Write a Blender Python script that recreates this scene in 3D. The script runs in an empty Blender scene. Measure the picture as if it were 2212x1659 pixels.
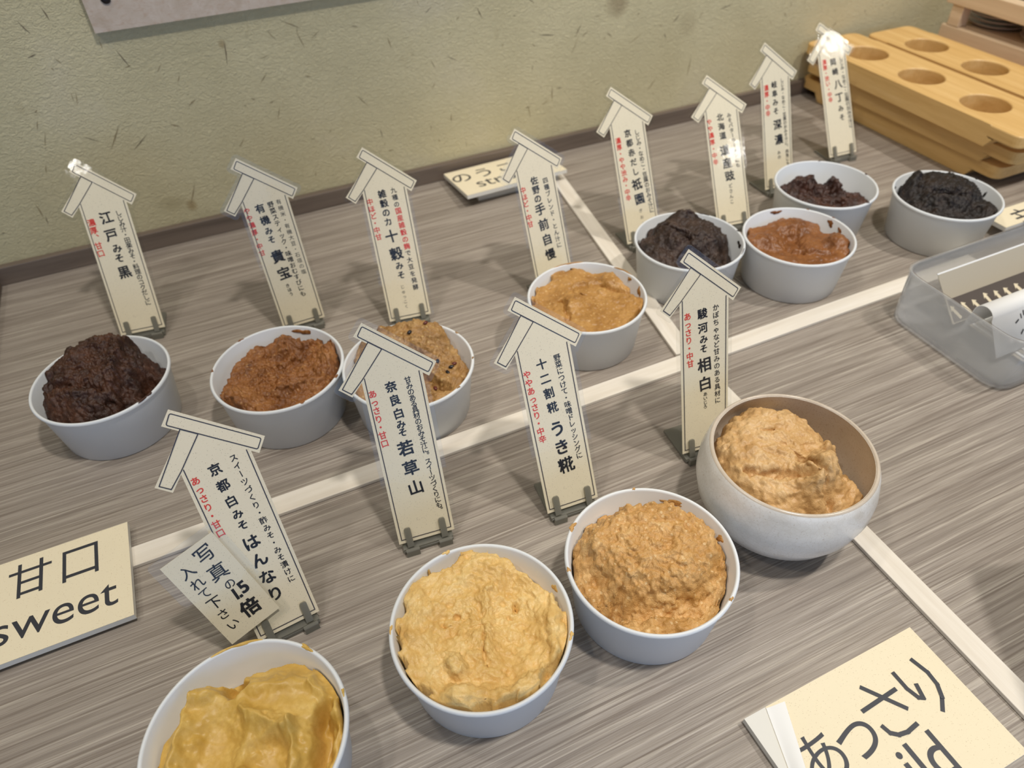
import bpy, bmesh, math, random
import numpy as np
from mathutils import Matrix, Vector
C = bpy.context.scene.collection
scene = bpy.context.scene
R = math.radians

# ------------------------------------------------------------------ camera
CAM_H = 0.453621
cam_d = bpy.data.cameras.new('camera'); cam = bpy.data.objects.new('camera', cam_d); C.objects.link(cam)
_right = Vector((0.909009921546943, -0.41570052005314306, -0.029900504289507347))
_up = Vector((0.3055578688285964, 0.6159327233495002, 0.7261275845911614))
_fwd = Vector((0.2834349155029187, 0.6691935130698851, -0.6869095215085018))
cam.matrix_world = Matrix(((_right.x, _up.x, -_fwd.x, 0), (_right.y, _up.y, -_fwd.y, 0), (_right.z, _up.z, -_fwd.z, CAM_H), (0, 0, 0, 1)))
cam_d.sensor_fit = 'HORIZONTAL'; cam_d.sensor_width = 36.0
cam_d.lens = 36.0 * 1544.13 / 2212.0
cam_d.clip_start = 0.02; cam_d.clip_end = 30
cam_d.dof.use_dof = True; cam_d.dof.focus_distance = 0.47; cam_d.dof.aperture_fstop = 8.0
scene.camera = cam

# ------------------------------------------------------------------ view, world, lights
vs = scene.view_settings
vs.view_transform = 'Standard'; vs.look = 'None'; vs.gamma = 1.0; vs.use_curve_mapping = False
vs.exposure = 0.16
scene.cycles.transparent_max_bounces = 24
world = bpy.data.worlds.new('room_ambient'); scene.world = world; world.use_nodes = True
wb = world.node_tree.nodes['Background']; wb.inputs[0].default_value = (0.80, 0.80, 0.79, 1); wb.inputs[1].default_value = 0.12

def area(name, loc, target, sx, sy, power, col, shape='RECTANGLE'):
    l = bpy.data.lights.new(name, 'AREA'); l.shape = shape; l.size = sx
    if shape in ('RECTANGLE', 'ELLIPSE'): l.size_y = sy
    l.energy = power; l.color = col
    o = bpy.data.objects.new(name, l); C.objects.link(o); o.location = loc
    o.rotation_euler = (Vector(target) - Vector(loc)).to_track_quat('-Z', 'Y').to_euler()
    return o
WARM = (1.0, 0.945, 0.87); NEUT = (1.0, 0.97, 0.92); COOL = (0.33, 0.57, 1.0)
def spot(name, loc, target, angle, blend, power, col, rad):
    l = bpy.data.lights.new(name, 'SPOT'); l.energy = power; l.color = col; l.spot_size = R(angle); l.spot_blend = blend; l.shadow_soft_size = rad
    o = bpy.data.objects.new(name, l); C.objects.link(o); o.location = loc
    o.rotation_euler = (Vector(target) - Vector(loc)).to_track_quat('-Z', 'Y').to_euler()
    return o
area('ceiling_downlight_main', (0.38, -0.14, 1.95), (0.35, 0.35, 0), 0.12, 0.12, 16.5, WARM, 'DISK')
area('ceiling_downlight_left', (-0.80, 0.10, 1.95), (0.0, 0.5, 0), 0.12, 0.12, 4.5, WARM, 'DISK')
spot('ceiling_downlight_right', (1.30, -0.10, 1.95), (0.90, 0.34, 0), 46, 0.35, 66, WARM, 0.05)
area('wall_washer_left', (-0.30, 0.55, 1.75), (-0.1, 0.84, 0.2), 0.10, 0.10, 3.2, WARM, 'DISK')
area('room_downlight_right', (2.78, -1.58, 1.95), (0.77, 0.72, 0.1), 0.12, 0.12, 1.5, NEUT, 'DISK')
area('room_downlight_centre', (1.845, -2.13, 1.95), (0.55, 0.6, 0.1), 0.10, 0.10, 1.2, NEUT, 'DISK')
area('room_downlight_left', (-1.21, -1.65, 1.95), (-0.1, 0.7, 0.1), 0.09, 0.09, 0.9, NEUT, 'DISK')
area('shop_window_daylight', (0.5, -2.6, 0.55), (0.3, 0.3, 0.05), 4.6, 1.5, 27, COOL)

# ------------------------------------------------------------------ materials
def srgb(r, g, b):
    f = lambda c: (c / 255 / 12.92) if c / 255 <= 0.04045 else ((c / 255 + 0.055) / 1.055) ** 2.4
    return (f(r), f(g), f(b), 1.0)
class NT:
    def __init__(s, name):
        s.m = bpy.data.materials.new(name); s.m.use_nodes = True
        s.t = s.m.node_tree; s.n = s.t.nodes; s.n.clear()
        s.out = s.n.new('ShaderNodeOutputMaterial')
    def add(s, typ, **kw):
        n = s.n.new('ShaderNode' + typ)
        for k, v in kw.items():
            if k.startswith('i_'):
                k2 = k[2:]; n.inputs[int(k2) if k2.isdigit() else k2.replace('_', ' ')].default_value = v
            else: setattr(n, k, v)
        return n
    def link(s, a, b): s.t.links.new(a, b)
    def coords(s, scale=(1, 1, 1), rot=(0, 0, 0), kind='Object'):
        tc = s.add('TexCoord'); mp = s.add('Mapping'); s.link(tc.outputs[kind], mp.inputs[0])
        mp.inputs['Scale'].default_value = scale; mp.inputs['Rotation'].default_value = rot
        return mp.outputs[0]
    def noise(s, vec, scale, detail=3, rough=0.55, dist=0.0):
        n = s.add('TexNoise'); n.inputs['Scale'].default_value = scale; n.inputs['Detail'].default_value = detail
        n.inputs['Roughness'].default_value = rough; n.inputs['Distortion'].default_value = dist
        if vec is not None: s.link(vec, n.inputs['Vector'])
        return n.outputs['Fac']
    def ramp(s, fac, stops):
        r = s.add('ValToRGB'); e = r.color_ramp.elements
        while len(e) < len(stops): e.new(0.5)
        for el, (p, c) in zip(e, stops): el.position = p; el.color = c if len(c) == 4 else (*c, 1)
        s.link(fac, r.inputs[0]); return r.outputs[0]
    def mix(s, fac, a, b, blend='MIX'):
        m = s.add('Mix', data_type='RGBA', blend_type=blend)
        for sock, v in ((m.inputs[0], fac), (m.inputs[6], a), (m.inputs[7], b)):
            if hasattr(v, 'node'): s.link(v, sock)
            else: sock.default_value = v
        return m.outputs[2]
    def math(s, op, a, b=0.0, clamp=False):
        m = s.add('Math', operation=op, use_clamp=clamp)
        for sock, v in ((m.inputs[0], a), (m.inputs[1], b)):
            if hasattr(v, 'node'): s.link(v, sock)
            else: sock.default_value = v
        return m.outputs[0]
    def bump(s, h, strength, dist):
        b = s.add('Bump'); b.inputs['Strength'].default_value = strength; b.inputs['Distance'].default_value = dist
        s.link(h, b.inputs['Height']); return b.outputs[0]
    def fresnel(s, ior):
        fr = s.add('Fresnel'); g = s.add('NewGeometry')   # same reflectance whichever side of the thin sheet is met
        s.link(s.math('SUBTRACT', ior, s.math('MULTIPLY', g.outputs['Backfacing'], ior - 1 / ior)), fr.inputs[0]); return fr
    def pbr(s, col, rough=0.5, normal=None, **kw):
        p = s.add('BsdfPrincipled')
        if hasattr(col, 'node'): s.link(col, p.inputs['Base Color'])
        else: p.inputs['Base Color'].default_value = col
        if hasattr(rough, 'node'): s.link(rough, p.inputs['Roughness'])
        else: p.inputs['Roughness'].default_value = rough
        if normal is not None: s.link(normal, p.inputs['Normal'])
        for k, v in kw.items(): p.inputs[k.replace('_', ' ')].default_value = v
        s.link(p.outputs[0], s.out.inputs[0]); return p
BW = lambda v: (v, v, v, 1)
M = {}
def plain(name, col, rough=0.5, **kw):
    t = NT(name); t.pbr(col, rough, **kw); M[name] = t.m; return t.m

def mat_laminate():
    t = NT('grey_woodgrain_laminate')
    a = t.noise(t.coords((0.9, 60, 1)), 3.0, 3, 0.55, 0.1)
    b = t.noise(t.coords((2.4, 200, 1)), 3.0, 2, 0.5, 0.12)
    b2 = t.noise(t.coords((2.6, 185, 1), (0, 0, 0.004)), 3.0, 2, 0.5, 0.12)
    c = t.noise(t.coords((9, 420, 1)), 3.0, 2, 0.6)
    d = t.noise(t.coords((1.5, 3.5, 1)), 2.0, 3, 0.5)
    base = t.ramp(a, [(0.30, srgb(136, 126, 117)), (0.50, srgb(153, 143, 133)), (0.70, srgb(166, 156, 146))])
    dark = t.ramp(b, [(0.36, BW(1)), (0.46, BW(0))])
    col = t.mix(t.math('MULTIPLY', dark, 0.56), base, srgb(104, 91, 82))
    lite = t.ramp(b2, [(0.565, BW(0)), (0.62, BW(1))])
    col = t.mix(t.math('MULTIPLY', lite, 0.40), col, srgb(203, 194, 180))
    fine = t.ramp(c, [(0.40, BW(1)), (0.5, BW(0))])
    col = t.mix(t.math('MULTIPLY', fine, 0.34), col, srgb(112, 99, 88))
    col = t.mix(t.math('MULTIPLY', d, 0.14), col, srgb(160, 152, 132))
    h = t.math('ADD', b2, t.math('MULTIPLY', c, 0.4))
    t.pbr(col, 0.46, t.bump(h, 0.5, 0.0006)); M['laminate'] = t.m
def mat_wall():
    t = NT('green_khaki_plaster')
    v = t.coords()
    a = t.noise(v, 5.0, 4, 0.6); b = t.noise(v, 300, 3, 0.6); c = t.noise(v, 24, 4, 0.6)
    col = t.ramp(a, [(0.3, srgb(196, 186, 148)), (0.55, srgb(209, 199, 161)), (0.75, srgb(214, 204, 174))])
    st = t.ramp(c, [(0.66, BW(0)), (0.80, BW(1))])
    col = t.mix(t.math('MULTIPLY', st, 0.35), col, srgb(142, 124, 84))
    # two old tea-coloured drips on the plaster
    for (px, pz, rx, rz, k, cc) in ((0.526, 0.178, 0.022, 0.022, 0.75, srgb(126, 104, 74)), (-0.040, 0.040, 0.008, 0.010, 0.7, srgb(140, 106, 50)), (0.045, 0.206, 0.005, 0.006, 0.6, srgb(140, 110, 62)), (-0.055, 0.047, 0.02, 0.012, 0.35, srgb(140, 124, 80)), (0.64, 0.135, 0.02, 0.02, 0.3, srgb(140, 124, 90))):
        tc = t.add('TexCoord'); sx = t.add('SeparateXYZ'); t.link(tc.outputs['Object'], sx.inputs[0])
        dx = t.math('POWER', t.math('DIVIDE', t.math('SUBTRACT', sx.outputs[0], px), rx), 2.0)
        dz = t.math('POWER', t.math('DIVIDE', t.math('SUBTRACT', sx.outputs[2], pz), rz), 2.0)
        f = t.math('SUBTRACT', 1.35, t.math('ADD', t.math('ADD', dx, dz), t.math('MULTIPLY', c, 1.1)), True)
        col = t.mix(t.math('MULTIPLY', f, k), col, cc)
    wv = t.noise(t.coords((1, 1, 1.6)), 190, 4, 0.65, 1.2)
    h = t.math('ADD', t.math('MULTIPLY', wv, 1.0), t.math('MULTIPLY', b, 0.3))
    t.pbr(col, 0.85, t.bump(h, 0.65, 0.0030)); M['wall'] = t.m
def mat_paper(name, c1, spec, dens=0.30, scale=1500):
    t = NT(name); v = t.coords()
    vo = t.add('TexVoronoi'); vo.inputs['Scale'].default_value = scale; t.link(v, vo.inputs['Vector'])
    sx = t.add('SeparateColor'); t.link(vo.outputs['Color'], sx.inputs[0])
    pick = t.math('LESS_THAN', sx.outputs[0], dens * 0.35)
    dot = t.math('LESS_THAN', vo.outputs['Distance'], 0.27)
    f = t.math('MULTIPLY', t.math('MULTIPLY', pick, dot), 0.6)
    a = t.noise(v, 60, 4, 0.6); br = t.noise(t.coords((1, 2.5, 1)), 500, 2, 0.6)
    col = t.mix(t.math('MULTIPLY', a, 0.22), c1, tuple(x * 0.86 for x in c1[:3]) + (1,))
    col = t.mix(t.math('MULTIPLY', t.ramp(br, [(0.62, BW(0)), (0.75, BW(1))]), 0.25), col, srgb(188, 160, 112))
    col = t.mix(f, col, spec)
    t.pbr(col, 0.7, None, Specular_IOR_Level=0.25); M[name] = t.m
def mat_film():
    t = NT('clear_laminating_film')
    tr = t.add('BsdfTransparent'); tr.inputs[0].default_value = (0.975, 0.98, 0.98, 1)
    gl = t.add('BsdfGlossy'); gl.inputs['Roughness'].default_value = 0.06; gl.inputs[0].default_value = (0.8, 0.8, 0.8, 1)
    fr = t.fresnel(1.32)
    n = t.noise(t.coords(), 120, 2, 0.5); b = t.bump(n, 0.14, 0.0006)
    t.link(b, gl.inputs['Normal']); t.link(b, fr.inputs['Normal'])
    m = t.add('MixShader'); t.link(fr.outputs[0], m.inputs[0]); t.link(tr.outputs[0], m.inputs[1]); t.link(gl.outputs[0], m.inputs[2])
    t.link(m.outputs[0], t.out.inputs[0]); M['film'] = t.m
def mat_frost(name, tint, ktr, kd, rough):
    t = NT(name)
    tr = t.add('BsdfTransparent'); tr.inputs[0].default_value = tint
    df = t.add('BsdfTranslucent'); df.inputs[0].default_value = tint
    d2 = t.add('BsdfDiffuse'); d2.inputs[0].default_value = tint
    gl = t.add('BsdfGlossy'); gl.inputs['Roughness'].default_value = rough
    a = t.add('MixShader'); a.inputs[0].default_value = 0.5; t.link(df.outputs[0], a.inputs[1]); t.link(d2.outputs[0], a.inputs[2])
    b = t.add('MixShader'); b.inputs[0].default_value = ktr; t.link(a.outputs[0], b.inputs[1]); t.link(tr.outputs[0], b.inputs[2])
    fr = t.fresnel(1.45)
    c = t.add('MixShader'); t.link(fr.outputs[0], c.inputs[0]); t.link(b.outputs[0], c.inputs[1]); t.link(gl.outputs[0], c.inputs[2])
    t.link(c.outputs[0], t.out.inputs[0]); M[name] = t.m
def mat_wood(name, c0, c1, c2, axis, rough=0.45, sc=1.0):
    t = NT(name)
    s = {'x': (1.5, 30, 30), 'y': (30, 1.5, 30), 'z': (30, 30, 1.5)}[axis]
    a = t.noise(t.coords(tuple(x * sc for x in s)), 3.0, 4, 0.6, 0.6)
    b = t.noise(t.coords(tuple(x * sc * 5 for x in s)), 3.0, 2, 0.6)
    col = t.ramp(a, [(0.3, c0), (0.5, c1), (0.72, c2)])
    col = t.mix(t.math('MULTIPLY', t.ramp(b, [(0.35, BW(1)), (0.5, BW(0))]), 0.25), col, c0)
    t.pbr(col, rough, t.bump(b, 0.15, 0.0004)); M[name] = t.m
def mat_miso(name, dark, mid, light, speck=None, rough=0.38, bump=0.5, gran=420, sss=0.05):
    t = NT(name); v = t.coords()
    a = t.noise(v, 55, 4, 0.6); b = t.noise(v, gran, 3, 0.65); g = t.noise(v, gran * 3, 2, 0.6)
    col = t.ramp(a, [(0.30, dark), (0.5, mid), (0.72, light)])
    col = t.mix(t.math('MULTIPLY', t.ramp(b, [(0.38, BW(1)), (0.55, BW(0))]), 0.35), col, dark)
    if speck is not None:
        vo = t.add('TexVoronoi'); vo.inputs['Scale'].default_value = 330; t.link(v, vo.inputs['Vector'])
        sx = t.add('SeparateColor'); t.link(vo.outputs['Color'], sx.inputs[0])
        f = t.math('MULTIPLY', t.math('LESS_THAN', sx.outputs[0], 0.20), t.math('LESS_THAN', vo.outputs['Distance'], 0.34))
        col = t.mix(t.math('MULTIPLY', f, 0.38), col, speck)
    h = t.math('ADD', b, t.math('MULTIPLY', g, 0.5))
    p = t.pbr(col, rough, t.bump(h, bump, 0.0012), Specular_IOR_Level=0.45)
    p.inputs['Subsurface Weight'].default_value = sss
    p.inputs['Subsurface Radius'].default_value = (0.003, 0.0022, 0.0014); p.inputs['Subsurface Scale'].default_value = 0.8
    M[name] = t.m
def mat_ceramic():
    t = NT('crackled_cream_glaze'); v = t.coords()
    a = t.noise(v, 30, 4, 0.6); sp = t.noise(v, 700, 2, 0.6)
    vo = t.add('TexVoronoi', feature='DISTANCE_TO_EDGE'); vo.inputs['Scale'].default_value = 260; t.link(v, vo.inputs['Vector'])
    tc = t.add('TexCoord'); sx = t.add('SeparateXYZ'); t.link(tc.outputs['Object'], sx.inputs[0])
    col = t.ramp(a, [(0.35, srgb(224, 221, 214)), (0.6, srgb(240, 238, 233))])
    crack = t.math('LESS_THAN', vo.outputs['Distance'], 0.05)
    col = t.mix(t.math('MULTIPLY', crack, 0.07), col, srgb(150, 130, 105))
    col = t.mix(t.math('MULTIPLY', t.ramp(sp, [(0.62, BW(0)), (0.72, BW(1))]), 0.3), col, srgb(165, 140, 105))
    # stains and unglazed lip
    col = t.mix(t.math('MULTIPLY', t.ramp(t.noise(v, 22, 3), [(0.60, BW(0)), (0.70, BW(1))]), 0.35), col, srgb(178, 150, 105))
    rim = t.math('MULTIPLY', t.math('GREATER_THAN', sx.outputs[2], 0.0722), 0.6)
    col = t.mix(rim, col, srgb(176, 152, 120))
    t.pbr(col, 0.22, t.bump(a, 0.1, 0.001)); M['ceramic'] = t.m
    t = NT('bowl_inside_glaze'); v = t.coords(); sp = t.noise(v, 800, 2, 0.6)
    col = t.ramp(t.noise(v, 25, 3), [(0.3, srgb(208, 196, 178)), (0.7, srgb(224, 214, 198))])
    col = t.mix(t.math('MULTIPLY', t.ramp(sp, [(0.56, BW(0)), (0.68, BW(1))]), 0.4), col, srgb(170, 142, 106))
    t.pbr(col, 0.3); M['ceramic_in'] = t.m
def mat_panel():
    t = NT('pinkish_washi_panel'); v = t.coords()
    a = t.noise(v, 40, 5, 0.65, 1.0); b = t.noise(t.coords((1, 1, 3)), 120, 4, 0.65, 1.0)
    col = t.ramp(a, [(0.3, srgb(190, 172, 152)), (0.55, srgb(205, 190, 174)), (0.75, srgb(214, 201, 188))])
    col = t.mix(t.math('MULTIPLY', t.ramp(b, [(0.5, BW(0)), (0.68, BW(1))]), 0.45), col, srgb(182, 148, 120))
    t.pbr(col, 0.7); M['panel'] = t.m
mat_laminate(); mat_wall(); mat_film(); mat_ceramic(); mat_panel()
mat_paper('card', srgb(236, 224, 196), srgb(96, 78, 58))
mat_paper('board_face', srgb(238, 226, 196), srgb(176, 148, 112), 0.3, 1300)
plain('ink_black', srgb(24, 24, 30), 0.5); plain('ink_red', srgb(222, 62, 48), 0.5)
plain('line_ink', srgb(52, 50, 62), 0.5); plain('board_ink', srgb(48, 50, 58), 0.5)
plain('cup', srgb(226, 229, 230), 0.42, Specular_IOR_Level=0.4)
plain('foam', srgb(226, 224, 216), 0.8)
plain('straw', srgb(150, 134, 100), 0.8); plain('straw_dark', srgb(120, 106, 84), 0.8)
plain('white_paper', srgb(238, 238, 236), 0.6)
plain('dark_print', srgb(92, 84, 80), 0.35); plain('grey_sheet', srgb(176, 168, 152), 0.35)
plain('dish', srgb(208, 186, 170), 0.25)
plain('screw', srgb(60, 58, 62), 0.35, Metallic=0.8)
plain('black_bean', srgb(26, 22, 24), 0.3); plain('red_bean', srgb(96, 38, 24), 0.3)
plain('black_plastic', srgb(40, 40, 42), 0.5)
mat_frost('frosted_plastic', (0.95, 0.96, 0.97, 1), 0.74, 0.3, 0.2)
mat_frost('smoke_acrylic', (0.52, 0.51, 0.45, 1), 0.48, 0.3, 0.12)
mat_wood('pale_strip', srgb(218, 208, 192), srgb(230, 222, 208), srgb(238, 231, 220), 'x', 0.5)
mat_wood('pale_strip_cross', srgb(218, 208, 192), srgb(230, 222, 208), srgb(238, 231, 220), 'y', 0.5)
mat_wood('hinoki', srgb(212, 168, 102), srgb(225, 184, 118), srgb(234, 196, 134), 'y', 0.4)
mat_wood('rack_wood', srgb(218, 190, 156), srgb(228, 202, 168), srgb(236, 212, 180), 'y', 0.5)
mat_wood('trim_wood', srgb(96, 84, 74), srgb(112, 99, 88), srgb(124, 110, 98), 'x', 0.5)
mat_miso('miso_edo', srgb(44, 26, 18), srgb(70, 42, 28), srgb(92, 56, 36), None, 0.34, 0.7, 480, 0.03)
mat_miso('miso_yuki', srgb(108, 64, 28), srgb(146, 94, 48), srgb(174, 120, 68), srgb(208, 160, 104), 0.38, 0.6, 420)
mat_miso('miso_grain', srgb(138, 100, 52), srgb(168, 128, 76), srgb(192, 154, 100), srgb(226, 196, 130), 0.4, 0.6, 420)
mat_miso('miso_sano', srgb(152, 106, 48), srgb(180, 134, 72), srgb(200, 154, 92), srgb(232, 196, 136), 0.36, 0.35, 420)
mat_miso('miso_gion', srgb(36, 25, 20), srgb(58, 42, 33), srgb(80, 60, 48), None, 0.45, 0.6, 450, 0.02)
mat_miso('miso_hokkaido', srgb(108, 64, 28), srgb(136, 86, 44), srgb(156, 104, 58), None, 0.36, 0.3, 420)
mat_miso('miso_gifu', srgb(40, 22, 16), srgb(66, 38, 27), srgb(92, 58, 42), None, 0.28, 0.6, 420, 0.03)
mat_miso('miso_okazaki', srgb(16, 11, 8), srgb(33, 23, 17), srgb(52, 37, 26), None, 0.5, 0.6, 450, 0.0)
mat_miso('miso_hannari', srgb(194, 154, 68), srgb(212, 174, 90), srgb(226, 192, 112), None, 0.42, 0.12, 420, 0.08)
mat_miso('miso_waka', srgb(216, 172, 98), srgb(232, 194, 122), srgb(244, 214, 150), None, 0.34, 0.45, 420, 0.08)
mat_miso('miso_uki', srgb(180, 132, 68), srgb(206, 160, 98), srgb(224, 184, 124), srgb(244, 218, 168), 0.36, 0.7, 450)
mat_miso('miso_suruga', srgb(184, 142, 88), srgb(207, 168, 114), srgb(220, 186, 136), None, 0.42, 0.4, 420)

# ------------------------------------------------------------------ helpers
def link(name, verts, faces, mat, parent=None, smooth=False, slots=None, fm=None):
    me = bpy.data.meshes.new(name)
    me.from_pydata([tuple(map(float, v)) for v in verts], [], [tuple(f) for f in faces]); me.update()
    for m in ([mat] if slots is None else slots): me.materials.append(M[m])
    if fm is not None: me.polygons.foreach_set('material_index', fm)
    if smooth: me.polygons.foreach_set('use_smooth', [True] * len(me.polygons))
    o = bpy.data.objects.new(name, me); C.objects.link(o)
    if parent is not None: o.parent = parent
    return o
def tag(o, label=None, cat=None, group=None, kind=None):
    if label: o['label'] = label
    if cat: o['category'] = cat
    if group: o['group'] = group
    if kind: o['kind'] = kind
    return o
def empty(name, loc, rz=0.0, mat=None):
    o = bpy.data.objects.new(name, None); C.objects.link(o); o.empty_display_size = 0.02
    if mat is not None: o.matrix_world = mat
    else: o.location = loc; o.rotation_euler = (0, 0, rz)
    return o
class MB:
    def __init__(s): s.v = []; s.f = []; s.m = []
    def box(s, x0, x1, y0, y1, z0, z1, mi=0):
        b = len(s.v); s.v += [(x, y, z) for z in (z0, z1) for y in (y0, y1) for x in (x0, x1)]
        s.f += [(b + i for i in q) for q in ((0, 2, 3, 1), (4, 5, 7, 6), (0, 1, 5, 4), (2, 6, 7, 3), (0, 4, 6, 2), (1, 3, 7, 5))]
        s.f = [tuple(q) for q in s.f]; s.m += [mi] * 6; return s
    def slab(s, poly, z0, z1, mi=0, axes='xyz'):
        """polygon extruded from z0 to z1; axes says which world axes (polygon u, v, extrusion) stand for"""
        n = len(poly); b = len(s.v); idx = ['xyz'.index(a) for a in axes]
        for z in (z0, z1):
            for (u, v) in poly:
                p = [0, 0, 0]; p[idx[0]] = u; p[idx[1]] = v; p[idx[2]] = z; s.v.append(tuple(p))
        s.f.append(tuple(range(b + n - 1, b - 1, -1))); s.f.append(tuple(range(b + n, b + 2 * n)))
        for i in range(n):
            j = (i + 1) % n; s.f.append((b + i, b + j, b + n + j, b + n + i))
        s.m += [mi] * (n + 2); return s
    def quad(s, pts, mi=0):
        b = len(s.v); s.v += list(pts); s.f.append(tuple(range(b, b + len(pts)))); s.m.append(mi); return s
    def ngon_disc(s, c, r, z, n=24, mi=0):
        return s.quad([(c[0] + r * math.cos(2 * math.pi * i / n), c[1] + r * math.sin(2 * math.pi * i / n), z) for i in range(n)], mi)
    def build(s, name, mat, parent=None, slots=None, smooth=False):
        return link(name, s.v, s.f, mat, parent, smooth, slots, s.m if slots else None)
def bevel(o, w, seg=2, angle=40):
    m = o.modifiers.new('bevel', 'BEVEL'); m.width = w; m.segments = seg; m.limit_method = 'ANGLE'; m.angle_limit = R(angle)
    return o
def lathe(profile, n=96):
    v = []; f = []; k = len(profile)
    for i in range(n):
        a = 2 * math.pi * i / n; ca, sa = math.cos(a), math.sin(a)
        v += [(r * ca, r * sa, z) for r, z in profile]
    for i in range(n):
        j = (i + 1) % n
        for q in range(k - 1): f.append((i * k + q, j * k + q, j * k + q + 1, i * k + q + 1))
    return v, f
def lathe_closed(profile, n=96):
    """profile from the axis (r = 0) round to the axis again"""
    v, f = lathe(profile[1:-1], n); k = len(profile) - 2
    b = len(v); v.append((0, 0, profile[0][1])); v.append((0, 0, profile[-1][1]))
    for i in range(n):
        j = (i + 1) % n; f.append((b, j * k, i * k)); f.append((b + 1, i * k + k - 1, j * k + k - 1))
    return v, f
def fillet(poly, r, seg=5, which=None):
    out = []; n = len(poly)
    for i in range(n):
        p = Vector(poly[i]); a = Vector(poly[i - 1]); b = Vector(poly[(i + 1) % n])
        if which is not None and i not in which: out.append(tuple(p)); continue
        da = (a - p).normalized(); db = (b - p).normalized()
        ang = da.angle(db)
        d = min(r / math.tan(ang / 2), (a - p).length * 0.45, (b - p).length * 0.45)
        p0 = p + da * d; p1 = p + db * d
        for k in range(seg + 1):
            t = k / seg; out.append(tuple(p0 * (1 - t) ** 2 + p * 2 * t * (1 - t) + p1 * t ** 2))
    return out
def offset_poly(poly, d):
    """grow a clockwise or counter-clockwise polygon by d (mitred)"""
    n = len(poly); A = sum(poly[i][0] * poly[(i + 1) % n][1] - poly[(i + 1) % n][0] * poly[i][1] for i in range(n))
    sg = 1 if A > 0 else -1; out = []
    for i in range(n):
        p = Vector(poly[i]); a = (p - Vector(poly[i - 1])).normalized(); b = (Vector(poly[(i + 1) % n]) - p).normalized()
        na = Vector((a.y, -a.x)) * sg; nb = Vector((b.y, -b.x)) * sg
        m = (na + nb); k = d / max(0.25, (1 + na.dot(nb)))
        out.append(tuple(p + m * k))
    return out

# glyphs: flat meshes made from the built-in font
_gl = {}; RES = 4
def glyph(ch, off):
    key = (ch, off, RES)
    if key not in _gl:
        c = bpy.data.curves.new('glyph', 'FONT'); c.body = ch; c.resolution_u = RES; c.offset = off; c.fill_mode = 'FRONT'
        o = bpy.data.objects.new('glyph', c); C.objects.link(o)
        dg = bpy.context.evaluated_depsgraph_get(); me = bpy.data.meshes.new_from_object(o.evaluated_get(dg))
        v = np.array([tuple(x.co) for x in me.vertices]).reshape(-1, 3)[:, :2]; f = [tuple(p.vertices) for p in me.polygons]
        bpy.data.objects.remove(o); bpy.data.curves.remove(c); bpy.data.meshes.remove(me)
        _gl[key] = (v, f)
    return _gl[key]
class Text:
    def __init__(s): s.v = []; s.f = []
    def put(s, ch, cx, cy, em, off=0.008, rot=0.0, z=0.0, vertical=True, sx=1.0):
        v, f = glyph(ch, 0.0)
        if not len(v): return
        if off > 0:   # thicken the strokes with shifted copies (curve offset breaks dense characters)
            q = []; ff = []
            for i, (a, b) in enumerate(((-1, -1), (1, -1), (1, 1), (-1, 1))):
                k = len(v) * i; q.append(v + np.array([a, b]) * off); ff += [tuple(k + x for x in t) for t in f]
            v = np.vstack(q); f = ff
        if ch in '、。' and vertical: c = np.array([0.02, 0.0])
        elif ord(ch) > 0x2fff: c = np.array([0.5, 0.38])
        else: c = (v.min(0) + v.max(0)) / 2
        if ch in '、。' and vertical: q = (v - v.min(0)) * em + np.array([em * 0.12, em * 0.12])
        else: q = (v - c) * em
        if ch == 'ー' and vertical: rot = rot - math.pi / 2; 
        q = q * np.array([sx, 1.0])
        ca, sa = math.cos(rot), math.sin(rot); q = q @ np.array([[ca, sa], [-sa, ca]])
        n4 = len(q) // 4 if off > 0 else len(q) + 1
        b = len(s.v); s.v += [(x + cx, y + cy, z + 0.000015 * (i // n4)) for i, (x, y) in enumerate(q)]; s.f += [tuple(b + i for i in t) for t in f]
    def column(s, txt, x0, y0, x1, y1, em, off, z=0.0, rot=0.0, small=True):
        n = len(txt)
        for i, ch in enumerate(txt):
            t = i / (n - 1) if n > 1 else 0
            s.put(ch, x0 + (x1 - x0) * t, y0 + (y1 - y0) * t, em, off, rot, z)
    def line(s, txt, x, y, em, off=0.0, z=0.0, sx=1.0):
        """left-aligned latin word on a baseline"""
        v, f = glyph(txt, off); b = len(s.v)
        s.v += [(x + q[0] * em * sx, y + q[1] * em, z) for q in v]; s.f += [tuple(b + i for i in t) for t in f]
    def build(s, name, mat, parent): return link(name, s.v, s.f, mat, parent)

# numpy noise
def _hash(ix, iy, iz, seed):
    h = (ix.astype(np.int64) * 374761393 + iy.astype(np.int64) * 668265263 + iz.astype(np.int64) * 2147483647 + seed * 974634777) & 0xffffffff
    h = ((h ^ (h >> 13)) * 1274126177) & 0xffffffff
    h = ((h ^ (h >> 16)) * 2246822519) & 0xffffffff
    return (h ^ (h >> 15)) & 0xffffffff
def vnoise(p, seed=0):
    i = np.floor(p); f = p - i; u = f * f * f * (f * (f * 6 - 15) + 10); r = 0
    for dx in (0, 1):
        for dy in (0, 1):
            for dz in (0, 1):
                h = _hash(i[:, 0] + dx, i[:, 1] + dy, i[:, 2] + dz, seed)
                g = np.stack([(h & 1023) / 511.5 - 1, ((h >> 10) & 1023) / 511.5 - 1, ((h >> 20) & 1023) / 511.5 - 1], 1)
                d = f - np.array([dx, dy, dz])
                w = (u[:, 0] if dx else 1 - u[:, 0]) * (u[:, 1] if dy else 1 - u[:, 1]) * (u[:, 2] if dz else 1 - u[:, 2])
                r = r + w * (g * d).sum(1)
    return r
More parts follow.
